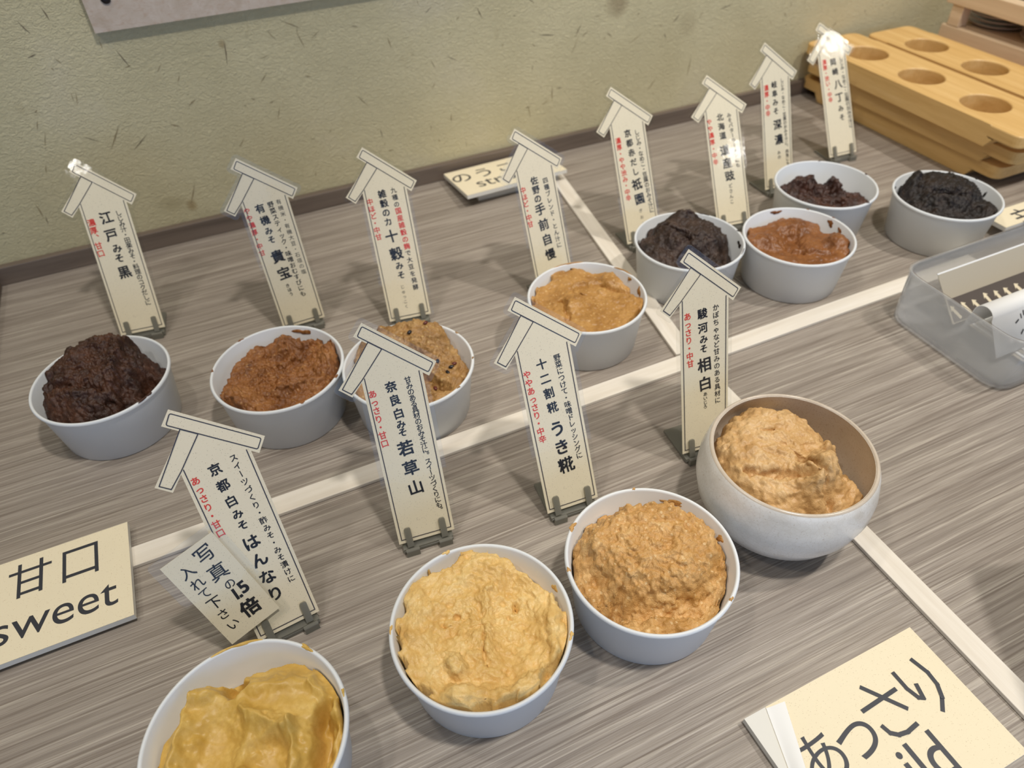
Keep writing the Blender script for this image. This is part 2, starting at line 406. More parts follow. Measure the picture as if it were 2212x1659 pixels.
def fbm(p, seed=0, oct=4, gain=0.5):
    a = 1.0; s = 0
    for o in range(oct): s = s + a * vnoise(p * 2 ** o, seed + o * 17); a *= gain
    return s
def worley(p, seed=0):
    i = np.floor(p); best = np.full(len(p), 9.0)
    for dx in (-1, 0, 1):
        for dy in (-1, 0, 1):
            for dz in (-1, 0, 1):
                c = i + np.array([dx, dy, dz]); h = _hash(c[:, 0], c[:, 1], c[:, 2], seed)
                q = c + np.stack([(h & 1023) / 1023, ((h >> 10) & 1023) / 1023, ((h >> 20) & 1023) / 1023], 1)
                best = np.minimum(best, ((q - p) ** 2).sum(1))
    return np.sqrt(best)
sstep = lambda a, b, x: (lambda t: t * t * (3 - 2 * t))(np.clip((x - a) / (b - a), 0, 1))

# ------------------------------------------------------------------ setting
fl = MB(); fl.box(-1.5, 3.2, -3.2, 0.86, -0.77, -0.75); tag(fl.build('floor', 'trim_wood'), kind='structure')
WY = 0.850
rnd = random.Random(5)
w = MB(); w.box(-0.9, 2.4, WY, WY + 0.04, -0.75, 1.3, 0)
def straw(a, b, wd, mi):
    (x0, z0), (x1, z1) = a, b; L = math.hypot(x1 - x0, z1 - z0); nx, nz = -(z1 - z0) / L * wd, (x1 - x0) / L * wd
    mx, mz = (x0 + x1) / 2 + nx * rnd.uniform(-1, 1), (z0 + z1) / 2 + nz * rnd.uniform(-1, 1); y = WY - 0.0003
    w.quad([(x0, y, z0), (mx - nx, y, mz - nz), (x1, y, z1), (mx + nx, y, mz + nz)], mi)
SEEN = [(-56, 218, -48, 197), (48, 211, 44, 184), (110, 219, 130, 208), (-106, 185, -110, 171), (-148, 153, -156, 134), (-162, 120, -166, 109), (-119, 141, -103, 131), (-32, 136, -22, 131), (-97, 121, -80, 145), (-77, 115, -56, 131), (-190, 81, -189, 62), (-5, 184, -10, 176), (176, 128, 188, 112), (291, 153, 307, 144), (87, 132, 81, 117), (-128, 255, -121, 241), (335, 200, 341, 187), (124, 205, 129, 188), (137, 196, 149, 204), (-28, 66, -41, 40), (223, 185, 226, 172), (110, 48, 108, 39), (292, 83, 291, 71), (263, 74, 263, 65), (-67, 229, -67, 218), (39, 104, 31, 95),
        (467, 146, 476, 161), (460, 122, 473, 147), (435, 91, 435, 70), (585, 56, 598, 71), (615, 140, 625, 150), (513, 144, 522, 138), (593, 142, 599, 139), (548, 124, 568, 135), (653, 91, 650, 63), (414, 157, 440, 153), (806, 126, 812, 119), (904, 115, 902, 114), (399, 72, 403, 53), (689, 146, 712, 150)]
for a in SEEN: straw((a[0] / 1000, a[1] / 1000), (a[2] / 1000, a[3] / 1000), rnd.uniform(0.0003, 0.0007), rnd.choice((1, 1, 2)))
for i in range(170):
    x, z, an, L = rnd.uniform(-0.35, 1.4), rnd.uniform(0.03, 0.4), rnd.uniform(0, math.pi), rnd.uniform(0.003, 0.014)
    straw((x, z), (x + L * math.cos(an), z + L * math.sin(an)), rnd.uniform(0.0002, 0.0006), rnd.choice((1, 1, 2)))
tag(w.build('wall_back', 'wall', None, ['wall', 'straw', 'straw_dark']), kind='structure')
b = MB(); b.box(-0.276, 2.2, 0.8406, WY, 0.0, 0.0215); o = bevel(b.build('baseboard_back', 'trim_wood'), 0.001); tag(o, kind='structure')
b = MB(); b.box(-0.276, -0.2585, -0.35, 0.8406, 0.0, 0.0215); o = bevel(b.build('trim_1', 'trim_wood'), 0.001); tag(o, kind='structure')

counter = empty('display_counter', (0.6, 0.25, -0.75))
tag(counter, 'long counter topped with grey streaked woodgrain laminate, under all the bowls', 'counter')
b = MB(); b.box(-0.276 - 0.6, 1.5, -0.62, 0.6, 0.72, 0.75); top = b.build('countertop', 'laminate', counter)
b = MB(); b.box(-0.85, 1.48, -0.55, 0.59, 0.0, 0.72); b.build('cabinet_body', 'trim_wood', counter)

panel = MB(); panel.box(-0.0672, 0.80, WY - 0.007, WY - 0.0004, 0.2358, 0.55)
panel = panel.build('wall_panel', 'panel'); tag(panel, 'pinkish mottled notice panel fixed flat on the wall, top left', 'panel')
v, f = lathe_closed([(0, 0), (0.0045, 0), (0.0045, 0.001), (0.003, 0.0018), (0, 0.002)], 24)
v = [(x - 0.047, WY - 0.007 - z, y + 0.2640) for x, y, z in v]
link('screw', v, [q[::-1] for q in f], 'screw', panel, True)

def strip(x0, y0, x1, y1, wd, label, mat):
    L = math.hypot(x1 - x0, y1 - y0); o = empty('wood_strip', ((x0 + x1) / 2, (y0 + y1) / 2, 0.0001), math.atan2(y1 - y0, x1 - x0))
    bpy.data.objects.remove(o)
    b = MB(); b.box(-L / 2, L / 2, -wd / 2, wd / 2, 0, 0.0035)
    o = b.build('wood_strip', 'pale_strip'); bevel(o, 0.0006); o.location = ((x0 + x1) / 2, (y0 + y1) / 2, 0.0002); o.rotation_euler = (0, 0, math.atan2(y1 - y0, x1 - x0))
    return tag(o, label, 'wood strip', 'pale wood divider strips')
strip(-0.230, 0.3940, 0.720, 0.3952, 0.0185, 'longest pale wood strip, running left to right between the front and back bowls', 'pale_strip')
strip(0.3515, 0.4050, 0.4080, 0.8000, 0.0185, 'pale wood strip running back from the long strip, beside the cup of smooth amber miso', 'pale_strip')
strip(0.3505, 0.3842, 0.3500, -0.2, 0.0175, 'pale wood strip coming forward under the speckled ceramic bowl to the right front', 'pale_strip')

# ------------------------------------------------------------------ cups and the ceramic bowl
CUP_RIM = 0.0521
def rin_cup(z): return 0.0470 + np.clip((z - 0.002) / 0.0488, 0, 1.6) * 0.0063
CUPS = {'edo': (-0.1434, 0.5540), 'yuki': (-0.0044, 0.5001), 'jikkoku': (0.0976, 0.4543), 'sano': (0.2788, 0.4697), 'gion': (0.4184, 0.5062),
        'hokkaido': (0.5223, 0.4627), 'gifu': (0.6218, 0.5338), 'okazaki': (0.7203, 0.4546), 'hannari': (-0.0803, 0.2030), 'waka': (0.0619, 0.2090), 'uki': (0.1791, 0.2038)}
CUP_LABEL = {
 'edo': 'white cup at the far left, holding dark brown miso heaped over its rim',
 'yuki': 'white cup of chunky orange-brown miso, second from the left in the back group',
 'jikkoku': 'white cup of tan miso with dark beans, half hidden behind a sign',
 'sano': 'white cup filled nearly level with smooth amber miso, beside the crossing wood strip',
 'gion': 'stained white cup of heaped blackish-brown miso, partly behind the sign by the ceramic bowl',
 'hokkaido': 'white cup of smooth mid-brown miso with a brown blot inside its back rim',
 'gifu': 'white cup only half full of lumpy dark brown miso, at the back right',
 'okazaki': 'white cup at the far right holding near-black miso, in front of the tray boards',
 'hannari': 'white cup of smooth yellow miso cut off by the bottom edge of the photo',
 'waka': 'white cup brimming with pale yellow fluffy miso, front centre',
 'uki': 'white cup of grainy orange-tan miso beside the ceramic bowl'}
prof = [(0, 0.0), (0.0470, 0.0), (0.0487, 0.0008), (0.0540, 0.0480), (0.0542, 0.0485), (0.0555, 0.0486), (0.05605, 0.0496), (0.05605, 0.0507), (0.0555, 0.0517),
        (0.0546, 0.0521), (0.0539, 0.0518), (0.0533, 0.0508), (0.0470, 0.0024), (0.0462, 0.0018), (0, 0.0018)]
cv, cf = lathe_closed(prof, 128)
CUP = {}
first = None
for k, (x, y) in CUPS.items():
    if first is None: o = first = link('miso_cup', cv, cf, 'cup', None, True)
    else: o = first.copy(); C.objects.link(o)
    o.location = (x, y, 0.0003); CUP[k] = o
    tag(o, CUP_LABEL[k], 'cup', 'round white miso cups')

def smear(parent, mat, th, z, wth, hz, seed, lip=False):
    """a dried smear of miso on the inner wall (or a crumb on the lip)"""
    n, m = 22, 6; v = []; f = []; r2 = random.Random(seed); ph = [r2.uniform(0, 6.28) for _ in range(4)]
    for j in range(m + 1):
        for i in range(n):
            a = 2 * math.pi * i / n; q = j / m
            k = 1 + 0.28 * math.sin(2 * a + ph[0]) + 0.22 * math.sin(3 * a + ph[1]) + 0.14 * math.sin(5 * a + ph[2])
            dt = math.cos(a) * q * k * wth / 2; dz = math.sin(a) * q * k * hz / 2; hgt = 0.0007 * (1 - q ** 2) + 0.00008 if q < 1 else -0.0002
            if lip:
                r = 0.0548 + dz; v.append((r * math.cos(th + dt), r * math.sin(th + dt), CUP_RIM - 0.0002 + hgt * 1.2))
            else:
                zz = min(z + dz, 0.0508); r = float(rin_cup(zz)) - hgt; v.append((r * math.cos(th + dt), r * math.sin(th + dt), zz))
    for j in range(m):
        for i in range(n): i2 = (i + 1) % n; f.append((j * n + i, j * n + i2, (j + 1) * n + i2, (j + 1) * n + i))
    return link('smear', v, f, mat, parent, True)

bowl = empty('ceramic_bowl', (0.3043, 0.2228, 0.0003))
tag(bowl, 'speckled cream crackle-glazed ceramic bowl holding beige miso', 'bowl')
bp = [(0, 0.0035), (0.026, 0.0035), (0.027, 0.0), (0.0335, 0.0), (0.0345, 0.004), (0.0440, 0.0085), (0.0530, 0.0175), (0.0590, 0.030), (0.0618, 0.043), (0.0615, 0.054),
      (0.0590, 0.0660), (0.0568, 0.0722), (0.0556, 0.0734), (0.0545, 0.0732), (0.0538, 0.0720)]
v, f = lathe_closed(bp + [(0, 0.0720)], 128)
n = 128; k = len(bp) - 1; f = [q for q in f if len(q) == 4 or q[0] != len(v) - 1]
link('bowl_body', v, f, 'ceramic', bowl, True)
ip = [(0, 0.0075), (0.020, 0.008), (0.036, 0.013), (0.0490, 0.024), (0.0555, 0.038), (0.0570, 0.050), (0.0560, 0.0625), (0.0538, 0.0720), (0.0537, 0.0722)]
v, f = lathe([(0.0001, 0.0075)] + ip[1:], 128); link('bowl_interior', v, [q[::-1] for q in f], 'ceramic_in', bowl, True)
_iz = np.array([p[1] for p in ip[:8]]); _ir = np.array([p[0] for p in ip[:8]])
def rin_bowl(z): return np.interp(z, _iz, _ir)

# ------------------------------------------------------------------ miso
CS, SN = 0.909, 0.4157
def make_miso(name, loc, mat, label, base, ops, rin=rin_cup, floor=0.006, gap=-0.01, gnoise=0.06, gaps=(), amp=0.003, freq=60, crag=0.0015, cfreq=170, gran=0.0, gfreq=330, seed=1, nr=86, nt=240, edgew=0.055, rip=0.0, drop=0.017):
    RR = 0.0522 if rin is rin_cup else 0.0565
    rho = np.linspace(0, 1, nr) ** 0.85; th = np.linspace(0, 2 * np.pi, nt, endpoint=False)
    P, T = np.meshgrid(rho, th, indexing='ij'); P = P.ravel(); T = T.ravel()
    x = P * np.cos(T); y = P * np.sin(T)
    def st(x, y): return x * CS - y * SN, x * SN + y * CS
    # domain warp so that outlines come out ragged
    w = np.stack([x * 5, y * 5, 0 * x + seed * 3.1], 1)
    wx = x + 0.09 * fbm(w, seed, 3); wy = y + 0.09 * fbm(w + 31.7, seed, 3)
    s, t = st(wx, wy); z = np.full(len(x), float(base))
    for op in ops:
        if op[0] == 'm':      # mound: s, t, rs, rt, angle, height, power
            _, s0, t0, rs, rt, an, h, p = op; a = R(an); ds, dt = s - s0, t - t0
            d = np.hypot((ds * math.cos(a) + dt * math.sin(a)) / rs, (-ds * math.sin(a) + dt * math.cos(a)) / rt)
            z = z + h * np.exp(-d ** p)
        elif op[0] == 'r':    # ridge along a segment: s0, t0, s1, t1, width, height
            _, s0, t0, s1, t1, wd, h = op; L2 = (s1 - s0) ** 2 + (t1 - t0) ** 2
            u = np.clip(((s - s0) * (s1 - s0) + (t - t0) * (t1 - t0)) / L2, 0, 1); d = np.hypot(s - s0 - u * (s1 - s0), t - t0 - u * (t1 - t0))
            z = z + h * np.exp(-(d / wd) ** 2)
        elif op[0] == 'tilt': z = z + op[1] * s + op[2] * t
        elif op[0] == 'cut':  # steep knife step: normal angle, offset, drop, softness
            _, an, of, h, sf = op; z = z - h * sstep(of - sf, of + sf, s * math.cos(R(an)) + t * math.sin(R(an)))
    q = np.stack([x * RR, y * RR, 0 * x + seed * 0.37], 1)
    z = z + amp * fbm(q * freq, seed + 5, 4, 0.55)
    if rip: z = z + rip * np.sin((s * 0.6 + t) * 46 + 5 * fbm(q * 40, seed + 60, 2))
    sb, tb = st(x, y); ang = np.degrees(np.arctan2(tb, sb))
    g = np.full(len(x), float(gap))
    for (ga, gw, gd) in gaps:
        d = (ang - ga + 180) % 360 - 180; g = np.maximum(g, gd * np.exp(-(d / gw) ** 4))
    cyl = np.stack([np.cos(T) * 3, np.sin(T) * 3, 0 * T + seed], 1)
    g = np.clip(g + gnoise * (fbm(cyl + np.stack([P * 3, 0 * P, P * 2], 1), seed + 9, 3, 0.55) + 0.1), -0.1, 0.9)
    e = sstep(0, edgew, (1 - g) - P)
    e = np.where(g <= 0.005, 1.0, e)
    z = np.maximum(z, floor); zl = np.maximum(floor, z - drop); z = zl + (z - zl) * e
    X = np.stack([x * RR, y * RR, z], 1)
    # crags along the normals
    G = X.reshape(nr, nt, 3); du = np.gradient(G, axis=0); dv = np.roll(G, -1, 1) - np.roll(G, 1, 1)
    N = np.cross(du, dv); N /= np.linalg.norm(N, axis=2, keepdims=True) + 1e-12; N = N.reshape(-1, 3); N[N[:, 2] < 0] *= -1
    N[:nt] = (0, 0, 1)
    dsp = crag * (fbm(X * cfreq, seed + 21, 4, 0.6))
    if gran: dsp = dsp + gran * (0.55 - worley(X * gfreq, seed + 33))
    X = X + N * (dsp * np.clip(e * 1.5, 0.15, 1) * (0.25 + 0.75 * sstep(1.0, 0.9, P)))[:, None]
    X[:nt] = X[:nt].mean(0)
    r = np.hypot(X[:, 0], X[:, 1]); lim = rin(np.minimum(X[:, 2], 0.0505 if rin is rin_cup else 0.0725)) - 0.0010; k = np.minimum(1, lim / np.maximum(r, 1e-9))
    X[:, 0] *= k; X[:, 1] *= k
    X[:, 2] = np.maximum(X[:, 2], floor - 0.001)
    # skirt down to the bottom of the bowl
    last = X[-nt:].copy(); sk = last.copy(); zb = 0.0022 if rin is rin_cup else 0.0095
    sk[:, 2] = zb; rr = np.hypot(sk[:, 0], sk[:, 1]); kk = np.minimum(1, (rin(zb) - 0.0012) / rr); sk[:, 0] *= kk; sk[:, 1] *= kk
    V = np.vstack([X, sk]); F = []
    for i in range(nr):
        for j in range(nt):
            j2 = (j + 1) % nt; F.append((i * nt + j, (i + 1) * nt + j, (i + 1) * nt + j2, i * nt + j2))
    F.append(tuple(nr * nt + j for j in range(nt - 1, -1, -1)))
    o = link(name, V, F, mat, None, True); o.location = (loc[0], loc[1], 0.0003)
    tag(o, label, 'miso', 'heaps of miso paste')
    return o, X
def bits(parent, X, name, mat, spots, size):
    """beans lying in the paste, at (s, t) spots"""
    for i, (s, t) in enumerate(spots):
        x = (s * CS + t * SN) * 0.05; y = (-s * SN + t * CS) * 0.05
        k = np.argmin((X[:, 0] - x) ** 2 + (X[:, 1] - y) ** 2); z = X[k, 2]
        bm = bmesh.new(); bmesh.ops.create_uvsphere(bm, u_segments=14, v_segments=8, radius=1)
        rot = Matrix.Rotation(1.3 * i + 0.4, 3, 'Z')
        for vv in bm.verts: vv.co = rot @ Vector((vv.co.x * size * 1.5, vv.co.y * size, vv.co.z * size * 0.8)) + Vector((x, y, z + size * 0.25))
        me = bpy.data.meshes.new(name); bm.to_mesh(me); bm.free(); me.materials.append(M[mat])
        for p in me.polygons: p.use_smooth = True
        o = bpy.data.objects.new(name, me); C.objects.link(o); o.parent = parent
MISO = {}
def mk(k, *a, **kw): MISO[k] = make_miso('miso_paste', CUPS[k], *a, **kw)
mk('edo', 'miso_edo', 'dark brown miso heaped over the rim of the far left cup', 0.036,
   [('m', -0.20, 0.12, 0.80, 0.88, 10, 0.026, 6), ('m', 0.02, 0.62, 0.40, 0.22, 0, 0.008, 3), ('m', -0.45, 0.45, 0.3, 0.25, 30, 0.004, 3), ('m', 0.55, 0.15, 0.40, 0.60, 20, 0.014, 4), ('m', 0.76, -0.02, 0.15, 0.2, 0, -0.020, 3), ('r', -0.7, -0.28, 0.15, -0.33, 0.06, -0.007), ('cut', 8, 0.36, 0.009, 0.04)],
   gap=-0.02, gaps=((185, 26, 0.10), (62, 20, 0.16)), amp=0.0050, crag=0.0028, gran=0.0010, seed=3)
mk('yuki', 'miso_yuki', 'chunky orange-brown miso in the second cup from the left of the back group', 0.044,
   [('m', 0.05, 0.60, 0.28, 0.22, 0, 0.009, 3), ('m', 0.74, 0.38, 0.16, 0.3, 0, 0.010, 3), ('m', 0.15, -0.15, 0.3, 0.22, 20, -0.008, 2), ('m', 0.1, 0.3, 0.25, 0.25, 0, -0.005, 2), ('r', 0.1, -0.5, 0.8, -0.25, 0.09, 0.007), ('m', -0.4, -0.6, 0.4, 0.25, 0, 0.006, 3)],
   gap=-0.02, gaps=((168, 34, 0.12), (125, 16, 0.10), (80, 12, 0.12)), gnoise=0.10, amp=0.0055, crag=0.0030, gran=0.0018, gfreq=210, seed=8)
o, X = make_miso('miso_paste', CUPS['jikkoku'], 'miso_grain', 'tan miso studded with black and red beans, behind the sign at centre left', 0.043,
   [('m', -0.10, 0.50, 0.80, 0.46, 10, 0.022, 5), ('m', 0.55, -0.1, 0.45, 0.6, 0, 0.008, 3), ('r', 0.2, -0.2, 0.65, -0.5, 0.06, -0.010), ('m', 0.1, 0.6, 0.2, 0.15, 0, 0.006, 2)],
   gap=-0.02, gaps=((30, 24, 0.12),), amp=0.0045, crag=0.0026, gran=0.0012, gfreq=240, seed=14)
bits(o, X, 'black_bean', 'black_bean', ((0.02, 0.42), (0.68, -0.2), (0.74, -0.1), (0.5, 0.0)), 0.0017); bits(o, X, 'red_bean', 'red_bean', ((0.28, 0.62), (0.50, -0.58), (0.78, -0.02)), 0.0016)
mk('sano', 'miso_sano', 'smooth amber miso levelled off near the rim, beside the crossing wood strip', 0.0480,
   [('r', -0.45, 0.0, -0.35, -0.6, 0.04, -0.005), ('r', -0.2, 0.45, 0.2, 0.5, 0.05, 0.003), ('m', 0.55, 0.55, 0.25, 0.22, 0, 0.004, 5), ('r', 0.3, 0.4, 0.85, 0.1, 0.04, -0.004), ('m', -0.65, 0.1, 0.25, 0.4, 0, -0.004, 3), ('m', -0.35, -0.05, 0.3, 0.3, 0, 0.003, 3), ('m', -0.05, 0.12, 0.06, 0.02, -10, -0.004, 2), ('r', -0.3, 0.35, -0.1, 0.0, 0.03, -0.002)],
   gap=-0.03, gaps=((35, 14, 0.14), (78, 12, 0.12), (12, 10, 0.12), (140, 10, 0.06)), gnoise=0.06, amp=0.0024, crag=0.0014, seed=22)
mk('gion', 'miso_gion', 'blackish-brown miso heaped in the cup with the stained rim', 0.040,
   [('m', 0.05, 0.30, 0.70, 0.60, -15, 0.019, 6), ('m', -0.60, -0.1, 0.38, 0.50, 0, 0.011, 4), ('r', -0.5, 0.3, 0.0, -0.05, 0.045, -0.008), ('m', 0.0, 0.72, 0.25, 0.16, 0, 0.007, 3), ('m', 0.70, -0.30, 0.13, 0.22, 0, -0.018, 3)],
   gap=-0.02, gaps=((0, 20, 0.16), (150, 10, 0.10)), amp=0.0034, crag=0.0022, gran=0.0006, seed=31)
mk('hokkaido', 'miso_hokkaido', 'smooth mid-brown miso with spoon dents, a finger below the rim', 0.0410,
   [('m', -0.05, 0.15, 0.22, 0.34, -20, -0.008, 5), ('m', 0.15, 0.66, 0.40, 0.2, -10, 0.006, 3), ('m', -0.6, 0.15, 0.3, 0.2, 0, 0.005, 3), ('m', 0.80, -0.05, 0.2, 0.3, 0, 0.009, 3), ('r', -0.1, -0.25, 0.5, -0.35, 0.05, 0.004), ('m', -0.45, -0.2, 0.3, 0.2, 0, -0.004, 2), ('m', -0.55, 0.25, 0.05, 0.04, 0, -0.005, 2), ('m', 0.05, -0.3, 0.06, 0.03, 0, -0.005, 2)],
   gap=-0.03, gaps=((30, 12, 0.20), (120, 22, 0.08)), amp=0.0026, crag=0.0013, seed=37)
mk('gifu', 'miso_gifu', 'lumpy dark brown miso, low in the half-full back right cup', 0.031,
   [('m', -0.30, 0.50, 0.26, 0.24, 0, 0.014, 6), ('m', 0.38, 0.42, 0.14, 0.22, 10, 0.016, 4), ('m', 0.02, 0.40, 0.22, 0.2, 0, 0.007, 4), ('m', -0.66, 0.1, 0.25, 0.3, 0, 0.010, 3), ('r', -0.4, -0.15, 0.5, -0.2, 0.10, 0.006), ('m', 0.75, -0.1, 0.2, 0.25, 0, 0.006, 3), ('m', -0.2, -0.5, 0.6, 0.3, 0, 0.006, 3)],
   gap=-0.02, gaps=((65, 20, 0.22), (25, 14, 0.14)), amp=0.0048, crag=0.0028, gran=0.0012, gfreq=200, seed=43)
mk('okazaki', 'miso_okazaki', 'near-black miso mounded in the far right cup', 0.040,
   [('m', 0.08, 0.28, 0.72, 0.66, 0, 0.020, 5), ('m', -0.50, 0.55, 0.10, 0.26, -25, 0.012, 3), ('m', 0.0, -0.05, 0.30, 0.10, -15, -0.010, 3), ('m', 0.78, -0.35, 0.18, 0.22, 0, 0.007, 3)],
   gap=-0.02, gaps=((15, 20, 0.18), (150, 14, 0.12)), amp=0.0030, crag=0.0022, gran=0.0005, seed=51)
mk('hannari', 'miso_hannari', 'smooth yellow miso in scooped folds, in the cup at the bottom edge', 0.036,
   [('m', -0.02, 0.10, 0.92, 0.66, 10, 0.010, 6), ('m', -0.68, 0.50, 0.2, 0.14, 0, 0.010, 4), ('r', -0.78, 0.45, -0.70, -0.5, 0.07, 0.007), ('r', -0.15, 0.28, 0.45, 0.12, 0.07, 0.008), ('r', 0.45, 0.12, 0.56, -0.45, 0.07, 0.008), ('m', 0.24, -0.22, 0.25, 0.30, 0, -0.011, 4), ('m', -0.35, -0.12, 0.26, 0.40, 0, -0.010, 4), ('m', 0.76, 0.05, 0.10, 0.42, 5, -0.018, 4), ('r', 0.55, 0.62, 0.9, 0.3, 0.07, 0.007), ('r', -0.2, 0.55, 0.5, 0.66, 0.10, 0.005), ('m', -0.33, 0.64, 0.12, 0.16, 25, -0.018, 4), ('m', -0.1, -0.42, 0.22, 0.1, 30, 0.010, 3)],
   gap=-0.02, gaps=((115, 30, 0.15), (160, 16, 0.10)), gnoise=0.04, amp=0.0007, freq=40, crag=0.0004, cfreq=110, seed=60)
mk('waka', 'miso_waka', 'pale yellow fluffy miso filling the front centre cup to the brim', 0.0495,
   [('m', 0.40, 0.05, 0.30, 0.55, 10, -0.005, 5), ('r', 0.05, 0.45, 0.08, -0.4, 0.05, 0.003), ('r', 0.04, -0.1, 0.06, -0.5, 0.03, -0.004), ('m', -0.35, 0.05, 0.3, 0.35, 0, -0.003, 3), ('m', -0.15, -0.86, 0.26, 0.14, 0, 0.008, 4), ('m', 0.55, -0.76, 0.45, 0.12, 25, 0.008, 4), ('m', -0.25, -0.52, 0.08, 0.14, 30, 0.008, 4), ('m', 0.42, 0.28, 0.045, 0.045, 0, -0.006, 2), ('m', 0.3, 0.12, 0.03, 0.03, 0, -0.004, 2), ('m', -0.3, 0.12, 0.05, 0.04, 0, -0.005, 2), ('m', -0.45, 0.0, 0.06, 0.03, 0, -0.004, 2), ('m', -0.05, 0.75, 0.45, 0.2, 0, 0.004, 3), ('m', -0.75, 0.2, 0.14, 0.3, 0, 0.004, 3), ('m', 0.86, -0.1, 0.08, 0.5, 0, 0.005, 4)],
   gap=-0.04, gaps=((50, 20, 0.10), (120, 10, 0.08)), gnoise=0.08, amp=0.0036, freq=80, crag=0.0020, gran=0.0010, gfreq=260, seed=71)
mk('uki', 'miso_uki', 'grainy orange-tan miso standing up in a block, in the cup beside the ceramic bowl', 0.033,
   [('m', 0.10, 0.20, 0.84, 0.66, -5, 0.0225, 9), ('m', -0.78, 0.20, 0.18, 0.4, 0, 0.010, 3), ('m', -0.55, -0.58, 0.22, 0.16, 0, -0.018, 3), ('m', 0.15, -0.80, 0.7, 0.14, 5, 0.008, 3), ('tilt', 0.001, 0.004)],
   gap=-0.02, gaps=((75, 36, 0.06), (215, 12, 0.10)), gnoise=0.07, amp=0.0034, crag=0.0028, gran=0.0022, gfreq=250, seed=83)
make_miso('miso_paste', (0.3043, 0.2228), 'miso_suruga', 'beige miso broken into a tall lump in the ceramic bowl', 0.045,
   [('m', -0.16, 0.05, 0.72, 0.86, -25, 0.027, 8), ('m', 0.42, -0.46, 0.40, 0.40, 0, 0.020, 5), ('r', 0.05, -0.05, 0.38, -0.8, 0.045, -0.008), ('r', -0.6, -0.25, 0.1, -0.38, 0.045, -0.008), ('m', 0.50, 0.12, 0.12, 0.10, 0, 0.010, 4), ('m', -0.2, 0.35, 0.10, 0.03, 10, -0.004, 3), ('tilt', -0.004, 0.006)],
   rin=rin_bowl, drop=0.03, floor=0.014, gap=0.02, gaps=((38, 36, 0.30), (150, 26, 0.06)), gnoise=0.06, amp=0.0036, freq=50, crag=0.0026, cfreq=130, seed=97)
for (k, m, lst) in (('edo', 'miso_edo', ((20, .046, .12, .005, 0), (-35, 0, .25, .0018, 1), (-28, 0, .1, .0022, 1))),
                    ('yuki', 'miso_yuki', ((75, .047, .3, .006, 0), (40, .045, .2, .008, 0), (135, 0, .1, .002, 1), (180, 0, .06, .002, 1), (-20, 0, .08, .0025, 1), (-60, 0, .06, .0018, 1))),
                    ('jikkoku', 'miso_grain', ((40, 0, .06, .002, 1), (0, 0, .05, .0018, 1), (-40, 0, .06, .0015, 1))),
                    ('sano', 'miso_sano', ((100, 0, .5, .002, 1), (40, 0, .35, .002, 1), (10, .045, .14, .010, 0), (30, .048, .08, .005, 0))),
                    ('gion', 'miso_gion', ((-5, .044, .2, .007, 0), (10, 0, .06, .002, 1), (60, 0, .2, .002, 1), (-30, 0, .2, .001, 1))),
                    ('hokkaido', 'miso_hokkaido', ((95, .048, .20, .005, 0), (15, .044, .12, .006, 0), (30, .046, .14, .007, 0), (165, .046, .1, .006, 0), (30, 0, .06, .0015, 1), (60, 0, .06, .0015, 1))),
                    ('gifu', 'miso_gifu', ((15, 0, .07, .0024, 1), (75, 0, .06, .002, 1), (-60, 0, .08, .002, 1), (160, .045, .12, .005, 0))),
                    ('okazaki', 'miso_okazaki', ((10, .042, .05, .009, 0), (-10, .036, .05, .006, 0), (140, .044, .1, .005, 0), (30, 0, .08, .0016, 1))),
                    ('hannari', 'miso_hannari', ((105, 0, .5, .0022, 1), (60, 0, .14, .003, 1), (20, 0, .08, .002, 1))),
                    ('waka', 'miso_waka', ((112, 0, .09, .003, 1), (25, .045, .12, .006, 0), (-15, 0, .1, .0025, 1), (150, .042, .16, .009, 0), (180, 0, .1, .002, 1))),
                    ('uki', 'miso_uki', ((150, 0, .12, .004, 1), (60, .045, .3, .005, 0), (15, .044, .12, .007, 0), (185, 0, .08, .002, 1), (-40, 0, .07, .002, 1), (90, 0, .05, .0018, 1)))):
    for i, (th, z, wt, hz, lip) in enumerate(lst): smear(CUP[k], m, R(th - 20), z, wt, hz, i * 7 + len(k), bool(lip))

